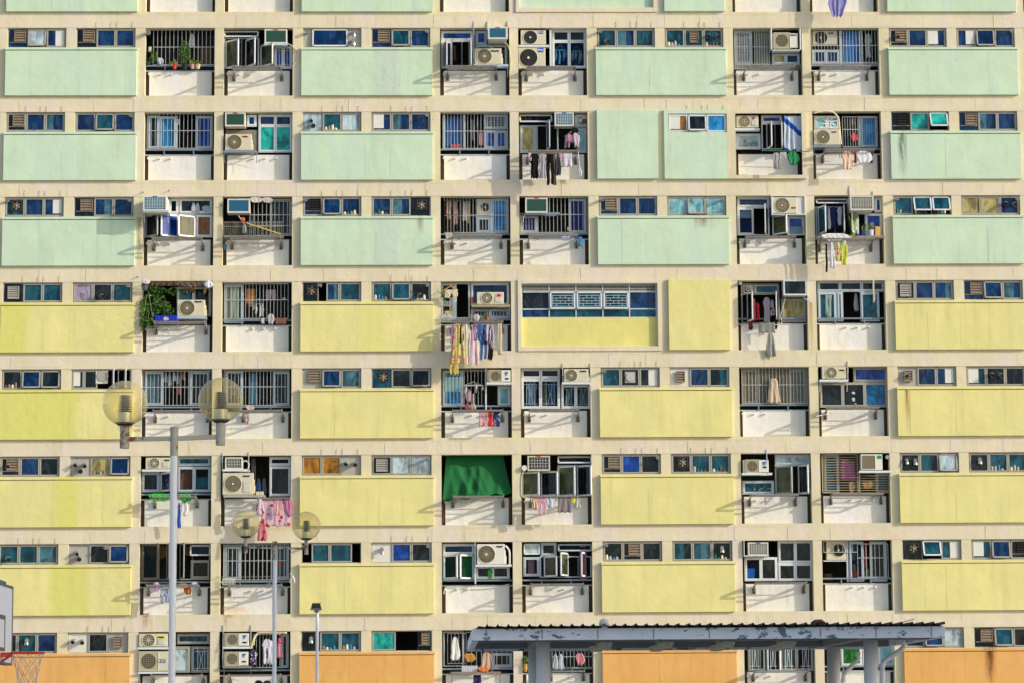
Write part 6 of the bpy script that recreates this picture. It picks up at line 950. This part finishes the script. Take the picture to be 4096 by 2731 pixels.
m_.obox((bx, ym-.09, zr-.055), (.15, 0, 0), (0, .18, 0), (0, 0, .06), 'hoop_red'); m_.tube([(bx, ym-.08, zr-.12), (bx+.16, ym-.05, zr-.01)], .01, 'hoop_red', 6); m_.tube([(bx, ym+.08, zr-.12), (bx+.16, ym+.05, zr-.01)], .01, 'hoop_red', 6)
m_.build('rim', t); m_ = MB(); nn = 8; lv = []
for j in range(6):
    f = j/5; rr = .22*(1-f)+.115*f+(-.015*math.sin(f*3.1)); rg = random.Random(j); lv.append([(cx+rr*math.cos(6.2832*(i+.5*(j % 2))/nn)+.012*(rg.random()-.5), ym+rr*math.sin(6.2832*(i+.5*(j % 2))/nn), zr-.5*f+.03*(rg.random()-.5)) for i in range(nn)])
for j in range(5):
    for i in range(nn):
        k2 = (i-1) % nn if j % 2 == 0 else (i+1) % nn
        m_.tube([lv[j][i], lv[j+1][i]], (.005, .005), 'net', 4, cap=False); m_.tube([lv[j][i], lv[j+1][k2]], (.005, .005), 'net', 4, cap=False)
m_.build('net', t); m_ = MB(); m_.tube([(bx-1.2, ym, 0), (bx-1.2, ym, zt-.3), (bx-.06, ym, zt-.5)], .08, 'lamp_pole', 12); m_.tube([(bx-1.2, ym, zb-.4), (bx-.06, ym, zb+.3)], .05, 'lamp_pole', 10); m_.build('support_post', t)
x0, z1 = at(0, 2328, yf); m_ = MB(); m_.box(bx-.4, bx-.09, yf-.7, yf+.02, zt+.005, zt+.1, 'coil_blue'); m_.build('top_pad', t)

# canopy
yc = D(50); yk = D(57.6); xl, zb = at(1889, 2560, yc); xr, zt = at(3780, 2502, yc); _, zt = at(2800, 2508, yc)
t = thing('canopy', ((xl+xr)/2, (yc+yk)/2, 0), 'flat canopy with peeling blue-white fascia on round white columns', 'canopy')
m_ = MB(); m_.box(xl, xr, yc, yc+.12, zb, zt, 'peeling_paint'); m_.box(xl, xl+.12, yc+.12, yk, zb, zt, 'peeling_paint'); m_.box(xr-.12, xr, yc+.12, yk, zb, zt, 'peeling_paint'); m_.box(xl, xr, yk, yk+.12, zb, zt, 'peeling_paint'); m_.build('fascia', t, bevel=.006)
m_ = MB()
for i in range(9): x = xl+.25+(xr-xl-.5)*i/8; m_.box(x-.012, x+.012, yc-.006, yc, zb+.02, zt-.02, 'board_grey')
m_.build('fascia_joints', t)
m_ = MB(); m_.box(xl+.12, xr-.12, yc+.12, yk, zb+.12, zb+.15, 'soffit')
for q in (1.0, 5.7): m_.box(xl+.12, xr-.12, yc+q-.1, yc+q+.1, zb-.0, zb+.118, 'soffit')
for x in (at(2173, 2700, yc)[0], at(3484, 2700, yc)[0]): m_.box(x-.1, x+.1, yc+.12, yk, zb+.002, zb+.117, 'soffit')
m_.build('soffit', t)
m_ = MB(); vs = []; fs = []; pitch_ = 42.4*50/FPX; n_ = int((xr-xl-.0)/pitch_); xs = []
for i in range(n_):
    a = xl+.1+i*pitch_
    for dx, dz in ((0, .012), (.12, .0), (pitch_-.055, .0), (pitch_-.03, .042), (pitch_-.016, .046), (pitch_-.006, .01)): xs.append((a+dx, dz))
for j, yy in enumerate((yc-.14, yk+.1)):
    for x, dz in xs: vs.append((x, yy, zt+.035+dz))
    for x, dz in xs: vs.append((x, yy, zt+.020+dz))
n1 = len(xs)
for i in range(n1-1):
    fs.append((i, i+1, 2*n1+i+1, 2*n1+i)); fs.append((n1+i+1, n1+i, 3*n1+i, 3*n1+i+1)); fs.append((n1+i, n1+i+1, i+1, i)); fs.append((2*n1+i, 2*n1+i+1, 3*n1+i+1, 3*n1+i))
m_.add(vs, fs, 'roof_dark'); m_.box(xl+.05, xr-.05, yc+.02, yk, zt, zt+.015, 'roof_dark'); m_.build('corrugated_roof', t)
for cxp, dd in ((2173.5, 51), (3484.3, 51), (2139, 55.7), (3335, 55.7)):
    yy = D(dd); x, _ = at(cxp, 2680, yy); m_ = MB(); m_.tube([(x, yy, 0), (x, yy, zb)], .131, 'column_white', 32); m_.cyl((x, yy, 0), (x, yy, .1), .18, 'column_white', 24); o = m_.build('column', t)
    for p_ in o.data.polygons: p_.use_smooth = len(p_.vertices) == 4
for k_, X in enumerate((60, 660, 1260, 1860)):
    for j, (ox, oy, dd) in enumerate(((80, -10, 52.2), (0, 45, 54.4))):
        yy = D(dd); x, z = at(2350+(X+ox+30)/2.4757, 2100+(1200+oy)/2.4757, yy); f = MB(); w_ = .11; f.box(x-w_, x+w_, yy-.6, yy+.6, zb-.02, zb+.0, 'fitting'); f.tube([(x-.04, yy-.56, zb-.05), (x-.04, yy+.56, zb-.05)], .02, 'ac_white', 8); f.tube([(x+.04, yy-.56, zb-.05), (x+.04, yy+.56, zb-.05)], .02, 'ac_white', 8)
        for q in range(9): f.tube([(x-w_, yy-.55+q*.137, zb-.02), (x-w_*.8, yy-.55+q*.137, zb-.09), (x+w_*.8, yy-.55+q*.137, zb-.09), (x+w_, yy-.55+q*.137, zb-.02)], .008, 'fitting', 4)
        f.box(x-.03, x+.03, yy-.03, yy+.03, zb, zb+.12, 'fitting')
        lab = ('first', 'second', 'third', 'fourth')[k_]+' from the left, '+('nearer' if j == 0 else 'farther')+' row'
        f.build('light_fitting', label='caged fluorescent light fitting under the canopy, '+lab, cat='light fitting', group='caged light fittings under the canopy')
for pts, dd, nme in (((( 3610, 2565), (3614, 2585), (3600, 2600), (3537, 2642), (3529, 2660), (3529, 2731)), 51.5, 'right'), (((3432, 2612), (3434, 2632), (3425, 2642), (3375, 2696), (3373, 2720), (3373, 2760)), 56, 'left')):
    yy = D(dd); q = [at(a, b_, yy) for a, b_ in pts]; f = MB(); f.tube([(a, yy, b_) for a, b_ in q]+[(q[-1][0], yy, 0)], .047, 'column_white', 14); [f.cyl((a[0], yy, a[1]-.03), (a[0], yy, a[1]+.03), .056, 'column_white', 14) for a in (q[0], q[4])]; f.build('downpipe', t)
x, z = at(2414.6, 2494, D(50.2)); g = MB(); rr = 21*50.2/FPX; nn = 20
for i in range(10):
    for q in range(nn):
        a, b_ = math.pi*i/10, math.pi*(i+1)/10; c, d = 2*math.pi*q/nn, 2*math.pi*(q+1)/nn; S_ = lambda u, v: (x+rr*math.sin(u)*math.cos(v), D(50.2)-.16+rr*math.sin(u)*math.sin(v), z+rr*math.cos(u)); g.add([S_(a, c), S_(b_, c), S_(b_, d), S_(a, d)], [(0, 1, 2, 3)], 'ac_white')
g.build('ball', smooth=True, label='pale scuffed ball resting on the edge of the canopy roof', cat='ball')
x, z = at(3272, 2490, D(50.4)); g = MB(); g.tube([(x-.13, D(50.4), z-.01), (x-.05, D(50.4), z+.015), (x+.06, D(50.4), z+.02), (x+.14, D(50.4), z)], [.02, .05, .05, .015], 'tarp_brown', 8); g.build('debris', label='reddish brown scrap lying on the canopy roof near its right part', cat='debris')
x, z = at(3628, 2490, D(50.4)); g = MB(); g.obox((x-.2, D(50.4), z-.03), (.34, 0, .1), (0, .2, 0), (0, 0, .012), 'roof_dark'); g.build('roof_sheet', label='loose dark roof sheet sticking up near the canopy right end', cat='roof sheet')
